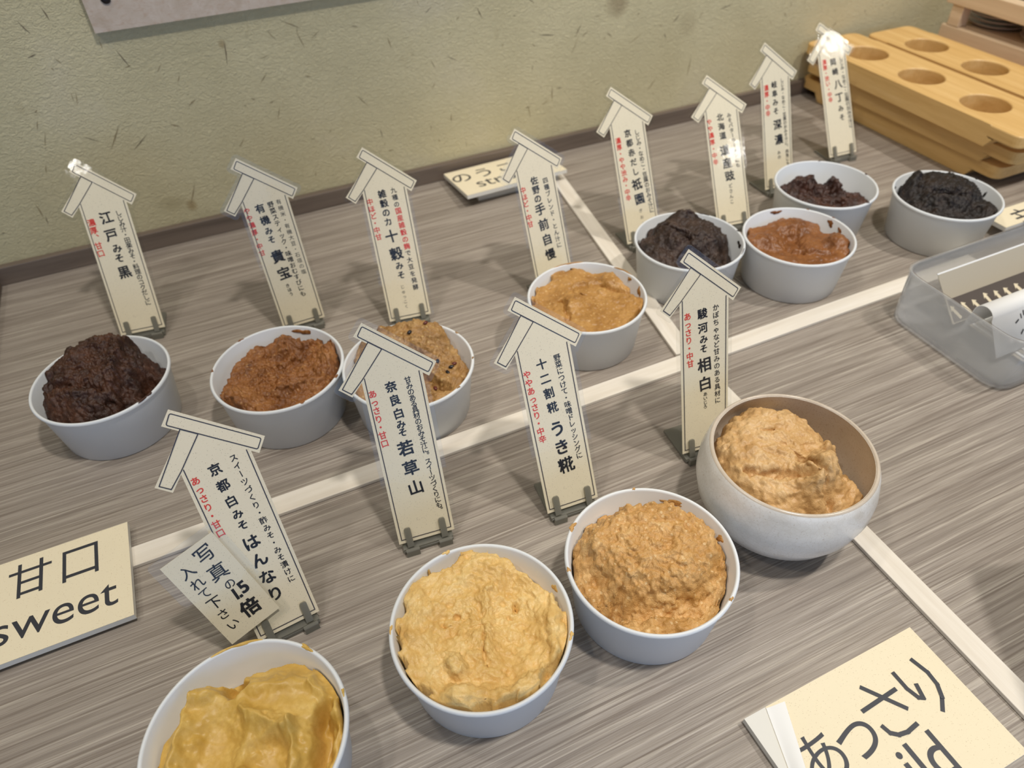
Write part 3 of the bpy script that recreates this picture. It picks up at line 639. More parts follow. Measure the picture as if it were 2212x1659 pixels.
# ------------------------------------------------------------------ roof-shaped signs and their stands
SIGNS = {
 'edo':([-0.1174, 0.6702, -0.1144, 0.5033, -0.0029],[
  ('r', '濃厚、甘口', -14.8, 111.2, -15.2, 81.6, 6.4),
  ('b', '江戸', -0.7, 113.6, -1.0, 97.1, 11.4),
  ('b', 'みそ', 0.1, 83.7, -0.5, 74.2, 8.5),
  ('b', '黒', 0.1, 60.3, 0.1, 60.3, 11.7),
  ('k', 'しじみ汁・田楽みそ・料理のコクだしに', 11.0, 115.8, 12.3, 26.8, 5.4),
 ]),
 'yuki':([0.0331, 0.6095, 0.0006, 0.2511, 0.0146],[
  ('r', 'やや濃厚・中甘', -18.0, 120.8, -17.2, 79.7, 5.2),
  ('b', '有機', -6.2, 120.2, -5.2, 108.7, 8.4),
  ('b', 'みそ', -5.2, 98.4, -5.1, 89.8, 7.1),
  ('b', '貴宝', -4.6, 72.9, -3.7, 55.3, 12.2),
  ('k', 'きほう', -4.3, 42.3, -3.5, 33.1, 3.9),
  ('k', '野菜スティック・味噌おむすびにも', 4.0, 121.5, 7.2, 30.2, 5.5),
  ('t', '有機米・有機大豆・石垣の塩', 11.6, 122.1, 14.2, 51.6, 5.1),
 ]),
 'jikkoku':([0.1324, 0.5689, -0.1404, 0.4269, 0.0033],[
  ('r', '中ほど・中甘', -16.0, 118.1, -14.7, 84.4, 5.7),
  ('b', '雑穀のカ', -3.2, 123.4, -2.8, 97.0, 7.4),
  ('b', '十穀', -2.2, 83.1, -1.1, 65.7, 12.2),
  ('b', 'みそ', -0.7, 53.6, -0.6, 44.2, 7.6),
  ('t', 'じゅっこく', -1.8, 32.3, -1.7, 12.2, 4.2),
  ('k', '九種の', 8.2, 125.0, 8.5, 111.8, 5.3),
  ('r', '国産雑穀の麹', 9.0, 105.5, 10.4, 70.8, 5.6),
  ('k', 'で大豆を発酵', 10.3, 64.2, 11.1, 29.7, 5.5),
 ]),
 'sano':([0.2844, 0.5394, 0.0435, 0.4077, -0.005],[
  ('r', '中ほど・中甘', -16.4, 110.2, -15.5, 76.3, 5.9),
  ('b', '佐野の', -2.5, 116.4, -2.4, 98.6, 7.8),
  ('b', '手前自慢', -1.9, 87.9, 0.1, 41.5, 11.1),
  ('k', '四種ブレンド・とん汁に', 9.4, 113.9, 11.5, 47.9, 5.6),
 ]),
 'gion':([0.4182, 0.5843, -0.0713, 0.48, 0.0125],[
  ('r', '濃厚・やや渋み・中辛', -13.5, 112.0, -11.4, 49.9, 6.0),
  ('b', '京都赤だし', -1.1, 117.7, 1.7, 76.2, 7.8),
  ('b', '祇園', 1.2, 62.5, 1.9, 46.5, 11.9),
  ('t', 'ぎおん', 1.2, 33.3, 1.8, 18.6, 4.7),
  ('k', 'しじみ・なめこ・豆腐のおみそ汁に', 10.0, 116.9, 14.7, 31.0, 5.8),
 ]),
 'hokkaido':([0.5291, 0.5655, -0.1673, 0.5747, 0.0094],[
  ('r', 'やや濃厚・中辛', -16.3, 117.5, -14.0, 72.9, 5.9),
  ('b', '北海道', -2.5, 120.8, -1.5, 100.5, 7.8),
  ('b', '道産豉', -1.3, 84.3, 1.4, 55.4, 11.2),
  ('k', 'どさんこ', 0.9, 44.1, 0.4, 26.1, 4.8),
  ('k', 'みそバターラーメンにも', 8.7, 121.5, 13.0, 65.6, 5.2),
 ]),
 'gifu':([0.6335, 0.6123, -0.0324, 0.4144, -0.0134],[
  ('r', '濃厚・中辛', -13.4, 117.9, -12.2, 88.8, 6.3),
  ('b', '岐阜みそ', -1.9, 120.0, -0.7, 90.0, 7.7),
  ('b', '深濃', 0.9, 74.3, 2.0, 56.7, 11.6),
  ('k', 'みの', 1.4, 41.0, 1.8, 35.7, 4.6),
  ('k', 'しじみ・なめこ・豆腐のおみそ汁に、肉魚にも', 9.6, 123.2, 14.2, 26.2, 4.7),
 ]),
 'okazaki':([0.7642, 0.6423, -0.105, 0.5556, 0.026],[
  ('r', '濃厚・渋い・中辛', -12.6, 119.1, -9.6, 71.8, 6.1),
  ('b', '岡崎', 0.5, 117.5, 2.1, 105.2, 8.5),
  ('b', '八丁', 4.2, 89.6, 4.2, 73.1, 11.5),
  ('b', 'みそ', 4.5, 58.8, 4.9, 47.5, 7.9),
  ('k', 'しじみ・なめこ・豆腐のおみそ汁に', 12.8, 119.7, 16.8, 34.7, 5.6),
 ]),
 'hannari':([-0.0495, 0.2849, 0.0963, 0.4722, 0.0043],[
  ('r', 'あっさり・甘口', -15.4, 120.1, -14.7, 82.1, 5.1),
  ('b', '京都白', -2.5, 122.3, -1.5, 98.9, 7.5),
  ('b', 'みそ', -1.2, 89.3, -1.0, 81.0, 6.5),
  ('b', 'はんなり', -0.7, 67.7, 0.1, 27.0, 10.2),
  ('k', 'スイーツづくり・酢みそ・みそ漬けに', 9.9, 124.8, 12.7, 31.8, 4.8),
 ]),
 'waka':([0.0586, 0.3119, -0.0901, 0.4506, -0.0202],[
  ('r', 'あっさり・甘口', -15.8, 117.6, -15.1, 80.3, 5.3),
  ('b', '奈良白', -2.4, 119.9, -1.2, 99.6, 7.7),
  ('b', 'みそ', -1.3, 91.4, -1.2, 85.2, 6.4),
  ('b', '若草山', -1.4, 73.0, -0.5, 41.6, 11.2),
  ('k', '甘みのある具材のおみそ汁に。スイーツづくりにも。', 9.9, 122.0, 13.6, 18.4, 4.8),
 ]),
 'uki':([0.1695, 0.2902, -0.0739, 0.4836, 0.0099],[
  ('r', 'ややあっさり・中辛', -15.2, 110.9, -13.4, 59.8, 5.5),
  ('b', '十二割糀', -3.0, 115.6, -1.1, 81.5, 8.0),
  ('b', 'うき糀', -0.6, 64.5, 0.9, 34.3, 12.0),
  ('k', '野菜につけて・味噌ドレッシングに', 9.4, 117.3, 12.3, 38.4, 5.1),
 ]),
 'suruga':([0.2943, 0.2944, -0.0742, 0.352, -0.0365],[
  ('r', 'あっさり・中甘', -14.6, 116.7, -12.7, 77.9, 5.7),
  ('b', '駿河', -1.8, 116.5, -1.4, 104.9, 8.2),
  ('b', 'みそ', -0.8, 95.6, -0.8, 87.8, 6.9),
  ('b', '相白', -0.2, 74.3, 0.2, 58.1, 11.8),
  ('k', 'あいじろ', 0.3, 48.8, 0.2, 37.7, 3.6),
  ('k', 'かぼちゃなど甘みのある具材に', 9.8, 119.0, 11.5, 40.6, 5.3),
 ]),
}
SIGN_LABEL = {
 'edo': 'roof-topped sign card behind the far left cup of dark brown miso',
 'yuki': 'roof-topped sign card behind the chunky orange-brown miso, with three black text columns',
 'jikkoku': 'roof-topped sign card with red words inside its black right-hand column, behind the bean miso',
 'sano': 'roof-topped sign card overlapping the small board by the wall, behind the amber miso',
 'gion': 'roof-topped sign card with a solid square character, behind the blackish-brown miso',
 'hokkaido': 'roof-topped sign card with white glare over its lettering, behind the smooth mid-brown miso',
 'gifu': 'roof-topped sign card second from the right along the back',
 'okazaki': 'roof-topped sign card at the far right back, in front of the hole boards',
 'hannari': 'uncovered roof-topped sign card at the left front, with a small note taped over it',
 'waka': 'roof-topped sign card at front centre left, hiding half the bean miso',
 'uki': 'roof-topped sign card at front centre, left of the grainy orange-tan miso',
 'suruga': 'roof-topped sign card beside the ceramic bowl, reaching up over the blackish-brown miso'}
STAND_WHERE = {'edo': 'behind the far left cup', 'yuki': 'behind the chunky orange-brown miso cup', 'jikkoku': 'behind the bean miso cup', 'sano': 'hidden behind the amber miso cup', 'gion': 'left of the blackish-brown miso cup',
 'hokkaido': 'behind the smooth mid-brown miso cup', 'gifu': 'left of the half-full back right cup', 'okazaki': 'at the far right back beside the hole boards', 'hannari': 'behind the yellow miso cup at left front', 'waka': 'behind the pale yellow miso cup',
 'uki': 'left of the grainy orange-tan miso cup', 'suruga': 'at the left foot of the ceramic bowl'}
mmv = lambda pts: [(a / 1000, b / 1000) for a, b in pts]
CARD = mmv([(-12.5, 167.7), (32.0, 130.3), (25.0, 121.3), (21, 124.7), (21, 0), (-21, 0), (-21, 127.2), (-29.3, 118.5), (-37.2, 125.7), (-11.5, 152.6), (-19.7, 159.6)])
FILM = fillet(offset_poly(CARD, 0.0032), 0.004, 4, {0, 1, 2, 4, 5, 7, 8, 10})
BAR = fillet(mmv([(-12.7, 165.2), (29.4, 129.9), (25.0, 124.1), (-17.1, 159.3)]), 0.0012, 3)
EAVE = mmv([(-11.0, 154.0), (-34.6, 125.6), (-29.3, 120.9), (-20.2, 129.2), (-3.0, 147.3)])
def stroke(t, pts, wd, closed=True):
    n = len(pts); m = n if closed else n - 1
    for i in range(m):
        a = Vector(pts[i]); b = Vector(pts[(i + 1) % n]); d = b - a
        if d.length < 1e-9: continue
        d.normalize(); nn = Vector((-d.y, d.x)) * wd / 2; a = a - d * wd * 0.4; b = b + d * wd * 0.4
        k = len(t.v); t.v += [(p.x, p.y, 0.00001 * (len(t.f) % 40)) for p in (a - nn, b - nn, b + nn, a + nn)]; t.f.append((k, k + 1, k + 2, k + 3))
def card_matrix(pose, z0=0.008):
    x, y, yaw, lean, rl = pose
    eu = Vector((math.cos(yaw), math.sin(yaw), 0)); ev = Vector((-math.sin(yaw) * math.sin(lean), math.cos(yaw) * math.sin(lean), math.cos(lean)))
    c, s = math.cos(rl), math.sin(rl); u = eu * c + ev * s; v = ev * c - eu * s; n = u.cross(v)
    return Matrix(((u.x, v.x, n.x, x), (u.y, v.y, n.y, y), (u.z, v.z, n.z, z0), (0, 0, 0, 1)))
NFILM, NINK = 0.0004, 0.00027
OFFS = {'b': 0.024, 'k': 0.013, 'r': 0.018, 't': 0.0}
def make_sign(k):
    pose, runs = SIGNS[k]; root = empty('sign_card', None, mat=card_matrix(pose))
    tag(root, SIGN_LABEL[k], 'sign', 'roof-topped sign cards')
    b = MB(); b.slab(CARD, -0.00015, 0.00015); paper = b.build('paper_card', 'card', root)
    if k != 'hannari':
        b = MB(); b.slab(FILM, -NFILM, NFILM); b.build('film_cover', 'film', root)
    t = Text(); stroke(t, BAR, 0.0006); stroke(t, EAVE, 0.0006, True)
    stroke(t, mmv([(-18.7, 129.5), (-18.7, 3.0), (18.7, 3.0), (18.7, 126.5)]), 0.0006, False)
    o = t.build('printed_outline', 'line_ink', paper); o.location.z = NINK
    tb, tr = Text(), Text()
    for (w_, tx, x0, y0, x1, y1, em) in runs:
        e = em * {'b': 1.06, 'k': 1.06, 'r': 1.12, 't': 0.98}[w_] / 1000
        (tr if w_ == 'r' else tb).column(tx, x0 / 1000, y0 / 1000, x1 / 1000, y1 / 1000, e, OFFS[w_], rot=R(5 if w_ in 'bkr' else 0))
    o = tb.build('black_lettering', 'ink_black', paper); o.location.z = NINK + 0.00003
    o = tr.build('red_lettering', 'ink_red', paper); o.location.z = NINK + 0.00003
    # the stand
    st = empty('sign_stand', (pose[0], pose[1], 0.0003), pose[2])
    tag(st, 'smoky clear plastic sign stand ' + STAND_WHERE[k], 'sign stand', 'clear plastic sign stands')
    b = MB(); b.box(-0.019, 0.019, -0.004, 0.034, 0, 0.003); bevel(b.build('base_plate', 'smoke_acrylic', st), 0.0006)
    sl, cl = math.sin(pose[3]), math.cos(pose[3])
    cf = lambda u, v, n: (u, v * sl - n * cl, 0.0077 + v * cl + n * sl)
    def cbox(u0, u1, v0, v1, n0, n1):
        m = MB(); m.box(u0, u1, v0, v1, n0, n1); m.v = [cf(*p) for p in m.v]; return m
    m = cbox(-0.017, 0.017, -0.0035, 0.040, -0.0030, -0.0013); bevel(m.build('back_plate', 'smoke_acrylic', st), 0.0004)
    m = MB(); m.box(-0.019, 0.019, -0.0035, 0.0035, 0.0034, 0.0046); m.build('ledge', 'smoke_acrylic', st)
    for sgn in (-1, 1):
        m = MB(); m.slab(fillet([(-0.0075, 0), (-0.0075, 0.0062), (-0.0045, 0.0066), (-0.0045, 0)], 0.001, 3, {1, 2}), sgn * 0.0125 - 0.005, sgn * 0.0125 + 0.005, 0, 'yzx'); m.build('foot', 'smoke_acrylic', st)
        m = MB(); m.slab(fillet([(-0.0024, -0.003), (0.0024, -0.003), (0.0024, 0.0128), (-0.0024, 0.0128)], 0.0018, 4, {2, 3}), 0.0011, 0.0024); m.v = [cf(p[0] + sgn * 0.0130, p[1], p[2]) for p in m.v]
        m.build('hook', 'smoke_acrylic', st)
    return root
ROOTS = {k: make_sign(k) for k in SIGNS}

# handwritten note taped over the left front sign
note_m = ROOTS['hannari'].matrix_world @ Matrix.Translation((-0.0273, 0.0475, 0.0034)) @ Matrix.Rotation(R(14.5), 4, 'Z')
note = empty('handwritten_note', None, mat=note_m)
tag(note, 'small laminated handwritten note taped askew across the left front sign', 'note')
np_ = [(-0.0180, -0.0355), (0.0180, -0.0355), (0.0180, 0.0355), (-0.0180, 0.0355)]
b = MB(); b.slab(np_, -0.00015, 0.00015); paper = b.build('note_paper', 'card', note)
b = MB(); b.slab(fillet(offset_poly(np_, 0.0055), 0.003, 4), -0.0004, 0.0004); b.build('film_cover', 'film', note)
t = Text(); inv = (Matrix.Translation((-0.0273, 0.0475, 0)) @ Matrix.Rotation(R(14.5), 4, 'Z')).inverted()
for ch, (u, v_), em, of, rt in (('写', (-27.8, 75.0), 12.5, 0.006, 4), ('真', (-25.2, 60.0), 12.5, 0.006, -4), ('の', (-22.0, 49.0), 7.5, 0.006, 6), ('1', (-21.5, 40.5), 11.5, 0.030, -6), ('.', (-18.8, 37.6), 11.0, 0.040, 0), ('5', (-15.6, 43.0), 12.0, 0.030, 0), ('倍', (-16.9, 27.8), 12.5, 0.034, -3),
                            ('入', (-40.9, 68.2), 9.5, 0.008, 0), ('れ', (-38.6, 58.3), 9.0, 0.006, 4), ('て', (-37.2, 50.2), 8.0, 0.004, 0), ('下', (-34.6, 41.3), 9.5, 0.006, -3), ('さ', (-32.9, 31.4), 8.0, 0.006, 0), ('い', (-30.2, 21.9), 8.0, 0.006, 6)):
    p = inv @ Vector((u / 1000, v_ / 1000, 0)); t.put(ch, p.x, p.y, em / 1000, of, R(rt))
o = t.build('handwriting', 'ink_black', paper); o.location.z = 0.0003

# ------------------------------------------------------------------ flat taste boards
RES = 12
def board(label, w_, d_, loc, rz, tilt, words, thick=0.005):
    """origin at the back right corner of the top face; x to the left is negative, y towards the viewer negative"""
    root = empty('taste_board', loc); root.rotation_euler = (tilt, 0, rz); tag(root, label, 'board', 'cream taste boards')
    b = MB(); b.box(-w_, 0, -d_, 0, -thick, -0.0003); b.build('foam_core', 'foam', root)
    b = MB(); b.box(-w_, 0, -d_, 0, -0.00028, 0); face = b.build('printed_face', 'board_face', root)
    words(face); return root
def sweet_words(root):
    t = Text()
    for ch, x, y, e, sx in (('甘', -0.0670, -0.0215, 0.033, 0.95), ('口', -0.0335, -0.0215, 0.036, 0.90)): t.put(ch, x, y, e, 0.0, 0, 0, False, sx)
    t.line('sweet', -0.0905, -0.0708, 0.0345, 0.0, 0, 0.98)
    o = t.build('lettering', 'board_ink', root); o.location.z = 0.00006
board('cream foam board reading sweet at the left edge, overlapping the long wood strip', 0.140, 0.0855, (-0.1452, 0.4245, 0.0090), 0.0, 0, sweet_words)
def strong_words(root):
    t = Text()
    for i, ch in enumerate('のうこう'): t.put(ch, -0.1255 + i * 0.0315, -0.0255, 0.031, 0.004, 0, 0, False, 0.95)
    t.line('strong', -0.118, -0.066, 0.0345, 0.0, 0, 0.98)
    o = t.build('lettering', 'board_ink', root); o.location.z = 0.00006
board('cream foam board lying against the baseboard behind the signs, reading strong', 0.140, 0.0800, (0.4085, 0.8385, 0.0120), R(1.5), R(-5.0), strong_words)
b = MB(); b.box(0.290, 0.400, 0.768, 0.776, 0.0003, 0.0095); tag(b.build('board_riser', 'foam'), 'low grey riser under the board by the wall', 'riser')
def mild_words(root):
    t = Text()
    for ch, x, y, e in (('あ', -0.1085, -0.0370, 0.033), ('っ', -0.0825, -0.0345, 0.036)): t.put(ch, x, y, e, 0.0, 0, 0, False)
    for pts in ([(-0.0675, -0.0275), (-0.0405, -0.0262)], [(-0.0580, -0.0165), (-0.0430, -0.0375)], [(-0.0640, -0.0395), (-0.0628, -0.0440), (-0.0590, -0.0470), (-0.0530, -0.0480), (-0.0450, -0.0470)],
                [(-0.0335, -0.0185), (-0.0335, -0.0290), (-0.0315, -0.0360), (-0.0290, -0.0375), (-0.0265, -0.0300)], [(-0.0165, -0.0170), (-0.0140, -0.0270), (-0.0148, -0.0350), (-0.0185, -0.0420), (-0.0245, -0.0478)]):
        stroke(t, [p for p in pts], 0.0026, False)
    t.line('mild', -0.098, -0.0760, 0.0350, 0.004, 0, 0.98)
    o = t.build('lettering', 'board_ink', root); o.location.z = 0.00006
root = board('cream foam board with its paper peeling at the corner, bottom right, reading mild', 0.1345, 0.0860, (0.3226, 0.1075, 0.0062), R(0.6), 0, mild_words)
# the paper has come away from the left corner and folded over
old = [ch for ch in root.children if ch.name.startswith('printed_face')][0]
b = MB(); b.slab([(0, 0), (0, -0.086), (-0.1345, -0.086), (-0.1345, -0.047), (-0.1190, -0.0015), (-0.1185, 0)], -0.00028, 0); face = b.build('printed_face', 'board_face', root)
for ch in list(old.children): ch.parent = face
bpy.data.objects.remove(old)
v = []; f = []; n = 10
for i in range(n + 1):
    t_ = i / n
    for j in range(n + 1):
        a = math.pi * j / n * 0.86; A = Vector((-0.1188, -0.0008)); B = Vector((-0.1343, -0.0470)); p = A + (B - A) * t_
        wd = 0.0125 * (1 - 0.35 * t_); rad = 0.0012 + 0.0016 * t_
        v.append((p.x - rad * math.sin(a) * 0.6 + wd * (j / n), p.y - 0.002 * (j / n), 0.0002 + rad * (1 - math.cos(a)) * (1 - 0.35 * j / n)))
for i in range(n):
    for j in range(n): f.append((i * (n + 1) + j, i * (n + 1) + j + 1, (i + 1) * (n + 1) + j + 1, (i + 1) * (n + 1) + j))
link('peeled_flap', v, f, 'white_paper', root, True)
def spicy_words(root):
    t = Text()
    for ch, x, y, e in (('辛', -0.0985, -0.0235, 0.036), ('口', -0.050, -0.022, 0.036)): t.put(ch, x, y, e, 0.002, 0, 0, False)
    t.line('spicy', -0.100, -0.066, 0.0345, 0.0)
    o = t.build('lettering', 'board_ink', root); o.location.z = 0.00006
board('cream foam board at the right edge, raised behind the far right cup', 0.140, 0.0300, (0.917, 0.4400, 0.0180), 0, 0, spicy_words)
b = MB(); b.box(0.800, 0.91, 0.416, 0.436, 0.0003, 0.0128); tag(b.build('board_riser', 'black_plastic'), 'dark riser under the board at the right edge', 'riser')

# ------------------------------------------------------------------ clear tray with leaflets
tray = empty('clear_tray', (0.680, 0.3025, 0.0003)); tag(tray, 'frosted clear plastic tray of leaflets at the right edge', 'tray')
def rrect(x0, x1, y0, y1, r): return fillet([(x0, y0), (x1, y0), (x1, y1), (x0, y1)], r, 9)
def ring(levels, mat, name, close=True):
    v = []; f = []; n = len(levels[0][0])
    for (p, z) in levels: v += [(a, c, z) for a, c in p]
    for k in range(len(levels) - 1):
        for i in range(n): j = (i + 1) % n; f.append((k * n + i, k * n + j, (k + 1) * n + j, (k + 1) * n + i))
    if close: f.append(tuple(range(n - 1, -1, -1))); f.append(tuple((len(levels) - 1) * n + i for i in range(n)))
    return link(name, v, f, mat, tray, True)
X0, X1, Y0, Y1 = -0.1175, 0.1175, -0.0655, 0.0645
ring([(rrect(X0 + .004, X1 - .004, Y0 + .004, Y1 - .004, .020), 0.0), (rrect(X0 + .0005, X1 - .0005, Y0 + .0005, Y1 - .0005, .022), .003), (rrect(X0, X1, Y0, Y1, .023), .010), (rrect(X0 - .001, X1 + .001, Y0 - .001, Y1 + .001, .023), .0560),
      (rrect(X0 + .0004, X1 - .0004, Y0 + .0004, Y1 - .0004, .022), .0560), (rrect(X0 + .0014, X1 - .0014, Y0 + .0014, Y1 - .0014, .0215), .010), (rrect(X0 + .003, X1 - .003, Y0 + .003, Y1 - .003, .020), .0032)], 'frosted_plastic', 'tray_body')
ring([(rrect(X0 - .0022, X1 + .0022, Y0 - .0022, Y1 + .0022, .024), .0562), (rrect(X0 - .0022, X1 + .0022, Y0 - .0022, Y1 + .0022, .024), .0576), (rrect(X0 + .0004, X1 - .0004, Y0 + .0004, Y1 - .0004, .022), .0576), (rrect(X0 + .0004, X1 - .0004, Y0 + .0004, Y1 - .0004, .022), .0562)], 'frosted_plastic', 'tray_rim', False)
# stack of sheets lying in the tray
for i in range(4):
    b = MB(); b.box(-0.072, 0.072, -0.047, 0.047, 0, 0.0012); o = b.build('leaflet', 'white_paper' if i % 2 else 'grey_sheet')
    o.location = (0.690 + 0.002 * i, 0.300 - 0.001 * i, 0.0042 + 0.0015 * i); o.rotation_euler = (0, 0, R(1.5 * i - 2))
    tag(o, ('lowest', 'second', 'third', 'topmost')[i] + ' flat sheet of the stack on the clear tray bottom', 'leaflet', 'sheets stacked in the tray')
# photo leaflet leaning on the back wall of the tray
th_ = 0.95
lm = Matrix.Translation((0.680, 0.3205, 0.0150)) @ Matrix.Rotation(R(46), 4, 'X')
leaf = empty('photo_leaflet', None, mat=lm); tag(leaf, 'laminated leaflet with a photo of little arrow signs, leaning in the clear tray', 'leaflet')
b = MB(); b.slab(fillet([(-0.085, -0.004), (0.080, -0.004), (0.080, 0.046), (-0.085, 0.046)], 0.004, 4, {2, 3}), -0.0003, 0.0003); b.build('sheet', 'grey_sheet', leaf)
b = MB(); b.slab(fillet([(-0.085, 0.0455), (0.080, 0.0455), (0.080, 0.0470), (-0.085, 0.0470)], 0.0005, 2), -0.0004, 0.0004); b.build('painted_highlight', 'white_paper', leaf)  # white strip painted in as the highlight along the sheet's top edge
b = MB(); b.slab([(-0.083, -0.003), (0.078, -0.003), (0.078, 0.020), (-0.083, 0.020)], 0.00032, 0.0005)
rn = random.Random(3)
for i in range(11):
    x = -0.073 + i * 0.0145; an = R(35 + rn.uniform(-5, 5)); ca, sa = math.cos(an), math.sin(an); yb = -0.002 + rn.uniform(0, .002)
    P = [(-0.0016, 0), (0.0016, 0), (0.0016, 0.013), (0.0036, 0.012), (0, 0.0175), (-0.0036, 0.012), (-0.0016, 0.013)]
    b.quad([(x + px * ca - py * sa, yb + (px * sa + py * ca), 0.0006) for px, py in P], 1)
b.build('printed_photo', 'dark_print', leaf, ['dark_print', 'card'])
# folded white card: an upside-down U standing in the tray
tent = empty('folded_card', (0.680, 0.2965, 0.0105)); tag(tent, 'white folded card with a few ink strokes, bulging up in the clear tray', 'card')
tp = [(-0.0300, 0.0)]
for i in range(13): a = math.pi * (1 - i / 12); tp.append((0.0095 * math.cos(a) - 0.0015, 0.0290 + 0.0095 * math.sin(a)))
tp += [(0.0110, 0.006)]
v = []; f = []; n = len(tp)
for side in (0, 1):
    for (yy, zz) in tp: v.append((-0.088 if side == 0 else 0.08, yy, zz))
for i in range(n - 1): f.append((i, n + i, n + i + 1, i + 1))
o = link('card_sheet', v, f, 'white_paper', tent, True); m = o.modifiers.new('t', 'SOLIDIFY'); m.thickness = 0.0006; m.offset = 0
b = MB()
for (x, z, an, L) in ((-0.052, 0.0225, 25, .0050), (-0.0465, 0.0255, 100, .0042), (-0.043, 0.0272, 95, .0045), (-0.047, 0.0130, 40, .0050)):
    ca, sa = math.cos(R(an)) * L / 2, math.sin(R(an)) * L / 2; nx, nz = -sa * 0.26, ca * 0.26; y = -0.0131
    pts = fillet([(x - ca - nx, z - sa - nz), (x + ca - nx, z + sa - nz), (x + ca + nx, z + sa + nz), (x - ca + nx, z - sa + nz)], 0.0006, 3)
    b.quad([(px - 0.006, -0.0305 + 0.019 * pz / 0.029 - 0.0004, pz) for px, pz in pts])
b.build('ink_strokes', 'ink_black', tent)

# ------------------------------------------------------------------ stacked hole boards and the dish rack
T_, LIP, HR = 0.0262, 0.0112, 0.0290
def hole_board(label, x0, y0, L, z, rot, wdt=0.090, hole=0.046):
    """bottle-tray plank with three round holes, ends undercut for lifting"""
    bm = bmesh.new(); nseg = 40; ys = (0.0905, 0.1920, 0.2920)
    def cell(ya, yb, zc):   # top-face quad with a hole -> ring faces
        pass
    root = MB(); hw = wdt
    # outline split into cells of the plank so that each hole gets its own ring of quads
    cuts = [0.0, 0.042, (ys[0] + ys[1]) / 2, (ys[1] + ys[2]) / 2, L - 0.042, L]
    V = root.v; F = root.f
    def quadc(a): 
        k = len(V); V.extend(a); F.append(tuple(range(k, k + len(a))))
    for z_, top in ((T_, True), (0.0, False)):
        for ci, yc in enumerate(ys):
            ya, yb = cuts[ci + 1], cuts[ci + 2]; cx = hole
            outer = []; inner = []
            for i in range(nseg):
                a = 2 * math.pi * (i + 0.5) / nseg; ca, sa = math.cos(a), math.sin(a)
                tx = ((wdt - cx) if ca > 0 else cx) / abs(ca) if abs(ca) > 1e-6 else 9; ty = ((yb - yc) if sa > 0 else (yc - ya)) / abs(sa) if abs(sa) > 1e-6 else 9
                k = min(tx, ty); outer.append((cx + ca * k, yc + sa * k)); inner.append((cx + ca * HR, yc + sa * HR))
            corners = [(wdt, yb), (0, yb), (0, ya), (wdt, ya)]
            for i in range(nseg):
                j = (i + 1) % nseg; q = [inner[i], outer[i]]
                for c in corners:
                    a0 = math.atan2(outer[i][1] - yc, outer[i][0] - cx) % (2 * math.pi); a1 = math.atan2(outer[j][1] - yc, outer[j][0] - cx) % (2 * math.pi); ac = math.atan2(c[1] - yc, c[0] - cx) % (2 * math.pi)
                    if a1 < a0: a1 += 2 * math.pi
                    if ac < a0: ac += 2 * math.pi
                    if a0 < ac < a1: q.append(c)
                q += [outer[j], inner[j]]; q = [(p[0], p[1], z_) for p in q]
                quadc(q if top else q[::-1])
                if top: quadc([(inner[i][0], inner[i][1], T_), (inner[j][0], inner[j][1], T_), (inner[j][0], inner[j][1], 0), (inner[i][0], inner[i][1], 0)])
    # end pieces: undercut lips with rounded plan corners
    for s in (0, 1):
        yy = lambda d: d if s == 0 else L - d
        plan = [(0, yy(0.042)), (0, yy(0.0)), (wdt, yy(0.0)), (wdt, yy(0.042))]
        plan = fillet(plan, 0.014, 6, {1, 2})
        if s == 1: plan = plan[::-1]
        quadc([(a, c, T_) for a, c in plan[::-1]]); lipp = [(a, c) for a, c in plan]
        cl_ = lambda c: max(c, 0.034) if s == 0 else min(c, L - 0.034)
        quadc([(a, c, LIP) for a, c in lipp])
        for i in range(len(plan) - 1):
            a, c = plan[i], plan[i + 1]; quadc([(a[0], a[1], LIP), (c[0], c[1], LIP), (c[0], c[1], T_), (a[0], a[1], T_)])
        q = [(0, yy(0.042), 0), (wdt, yy(0.042), 0), (wdt, yy(0.034), LIP - 0.0005), (0, yy(0.034), LIP - 0.0005)]; quadc(q if s else q[::-1])
        for xx in (0, wdt): quadc([(xx, yy(0.042), 0), (xx, yy(0.034), LIP), (xx, yy(0.042), LIP)])
    for xx, rev in ((0, True), (wdt, False)):
        q = [(xx, 0.042, 0), (xx, L - 0.042, 0), (xx, L - 0.042, T_), (xx, 0.042, T_)]; quadc(q[::-1] if rev else q)
    bm.free()
    o = root.build('hole_board', 'hinoki')
    bmx = bmesh.new(); bmx.from_mesh(o.data); bmesh.ops.remove_doubles(bmx, verts=bmx.verts, dist=0.00005); bmesh.ops.recalc_face_normals(bmx, faces=bmx.faces); bmx.to_mesh(o.data); bmx.free()
    bevel(o, 0.0022, 3, 50)
    o.location = (x0, y0, z); o.rotation_euler = (0, 0, rot)
    return tag(o, label, 'tray board', 'wooden boards with round holes')
Lb = 0.368
hole_board('honey wood hole board at the bottom of the nearer stack, sticking out to the left', 0.8690, 0.4970, 0.352, 0.0004, R(0.0), 0.090)
hole_board('honey wood hole board in the middle of the nearer stack', 0.8635, 0.4820, 0.358, 0.0272, R(0.3), 0.090)
hole_board('topmost honey wood hole board of the nearer stack, beside the far right sign', 0.8440, 0.4740, Lb, 0.0540, R(-1.2), 0.0945)
hole_board('lowest honey wood hole board of the farther stack by the dish rack', 0.9650, 0.4760, 0.352, 0.0004, 0, 0.088, 0.040)
hole_board('middle honey wood hole board of the farther stack by the dish rack', 0.9600, 0.4700, 0.352, 0.0272, 0, 0.088, 0.040)
hole_board('topmost honey wood hole board of the farther stack by the dish rack', 0.9470, 0.4560, 0.370, 0.0540, R(-1.0), 0.086, 0.040)

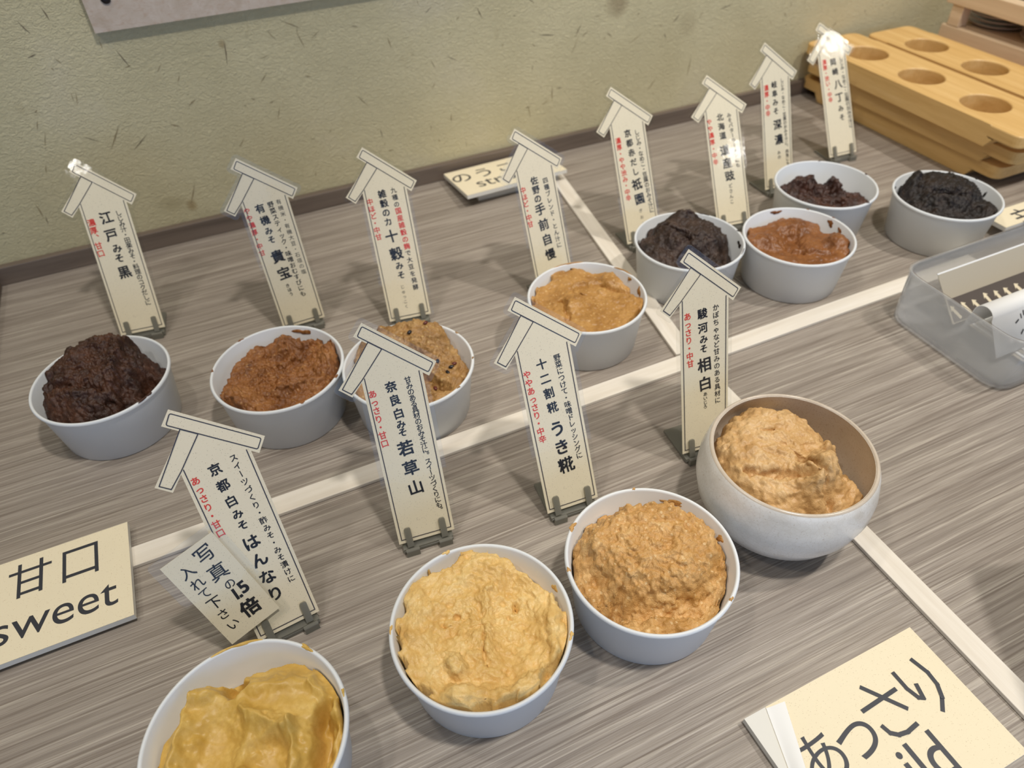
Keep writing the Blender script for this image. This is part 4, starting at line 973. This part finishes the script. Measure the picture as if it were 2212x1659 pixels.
rack = empty('dish_rack', (1.075, 0.62, 0.0003)); tag(rack, 'plain wooden rack of small dishes behind the hole boards, top right', 'rack')
def rbox(name, *a):
    b = MB(); b.box(*a); return bevel(b.build(name, 'rack_wood', rack), 0.0012)
rbox('lower_rail', 0.0, 0.020, -0.17, 0.178, 0.0, 0.084)
rbox('shelf', 0.020, 0.155, -0.17, 0.178, 0.078, 0.084)
rbox('post', 0.0, 0.018, 0.150, 0.170, 0.0845, 0.113)
rbox('post', 0.138, 0.155, 0.150, 0.170, 0.0845, 0.113)
rbox('upper_rail', -0.004, 0.016, -0.17, 0.180, 0.1135, 0.1365)
rbox('shelf', 0.016, 0.155, -0.17, 0.180, 0.1135, 0.1190)
rbox('back_rail', 0.138, 0.155, -0.17, 0.178, 0.0, 0.0775)
dp = [(0, 0.0), (0.020, 0.0), (0.028, 0.0018), (0.0345, 0.0052), (0.0352, 0.0060), (0.0345, 0.0062), (0.027, 0.0032), (0.019, 0.0016), (0, 0.0016)]
dp = [(r_ * 1.28, z_) for r_, z_ in dp]
dv, df = lathe_closed(dp, 64); first = None
for (yy, z0, n, nm) in ((0.134, 0.0846, 4, 'left stack on the rack\'s lower shelf'), (0.041, 0.0846, 4, 'right stack on the rack\'s lower shelf'), (0.100, 0.1193, 6, 'left stack on the rack\'s upper shelf'), (0.007, 0.1193, 6, 'right stack on the rack\'s upper shelf')):
    for i in range(n):
        if first is None: o = first = link('dish', dv, df, 'dish', None, True)
        else: o = first.copy(); C.objects.link(o)
        o.location = (1.075 + 0.066, 0.62 + yy, z0 + 0.0003 + i * 0.0062)
        tag(o, (('lowest', 'second lowest', 'second highest', 'topmost')[i] if n == 4 else ('lowest', 'second lowest', 'third lowest', 'third highest', 'second highest', 'topmost')[i]) + ' brown dish of the ' + nm, 'dish', 'small brown dishes in the rack')

# made-up dark box past the right edge, added to cast a shadow into view
bn = empty('shadow_caster_box', (0.4690, 0.1080, 0.0003), R(-32)); tag(bn, 'added dark box out of view at the right front, casting a shadow on the counter', 'box')
b = MB(); b.slab(fillet([(0.001, -0.16), (0.11, -0.16), (0.11, -0.001), (0.001, -0.001)], 0.012, 5), 0.0, 0.135); b.build('caster_body', 'black_plastic', bn)
b = MB(); b.slab(fillet([(-0.001, -0.162), (0.112, -0.162), (0.112, 0.001), (-0.001, 0.001)], 0.013, 5), 0.1353, 0.150); b.build('caster_lid', 'black_plastic', bn)
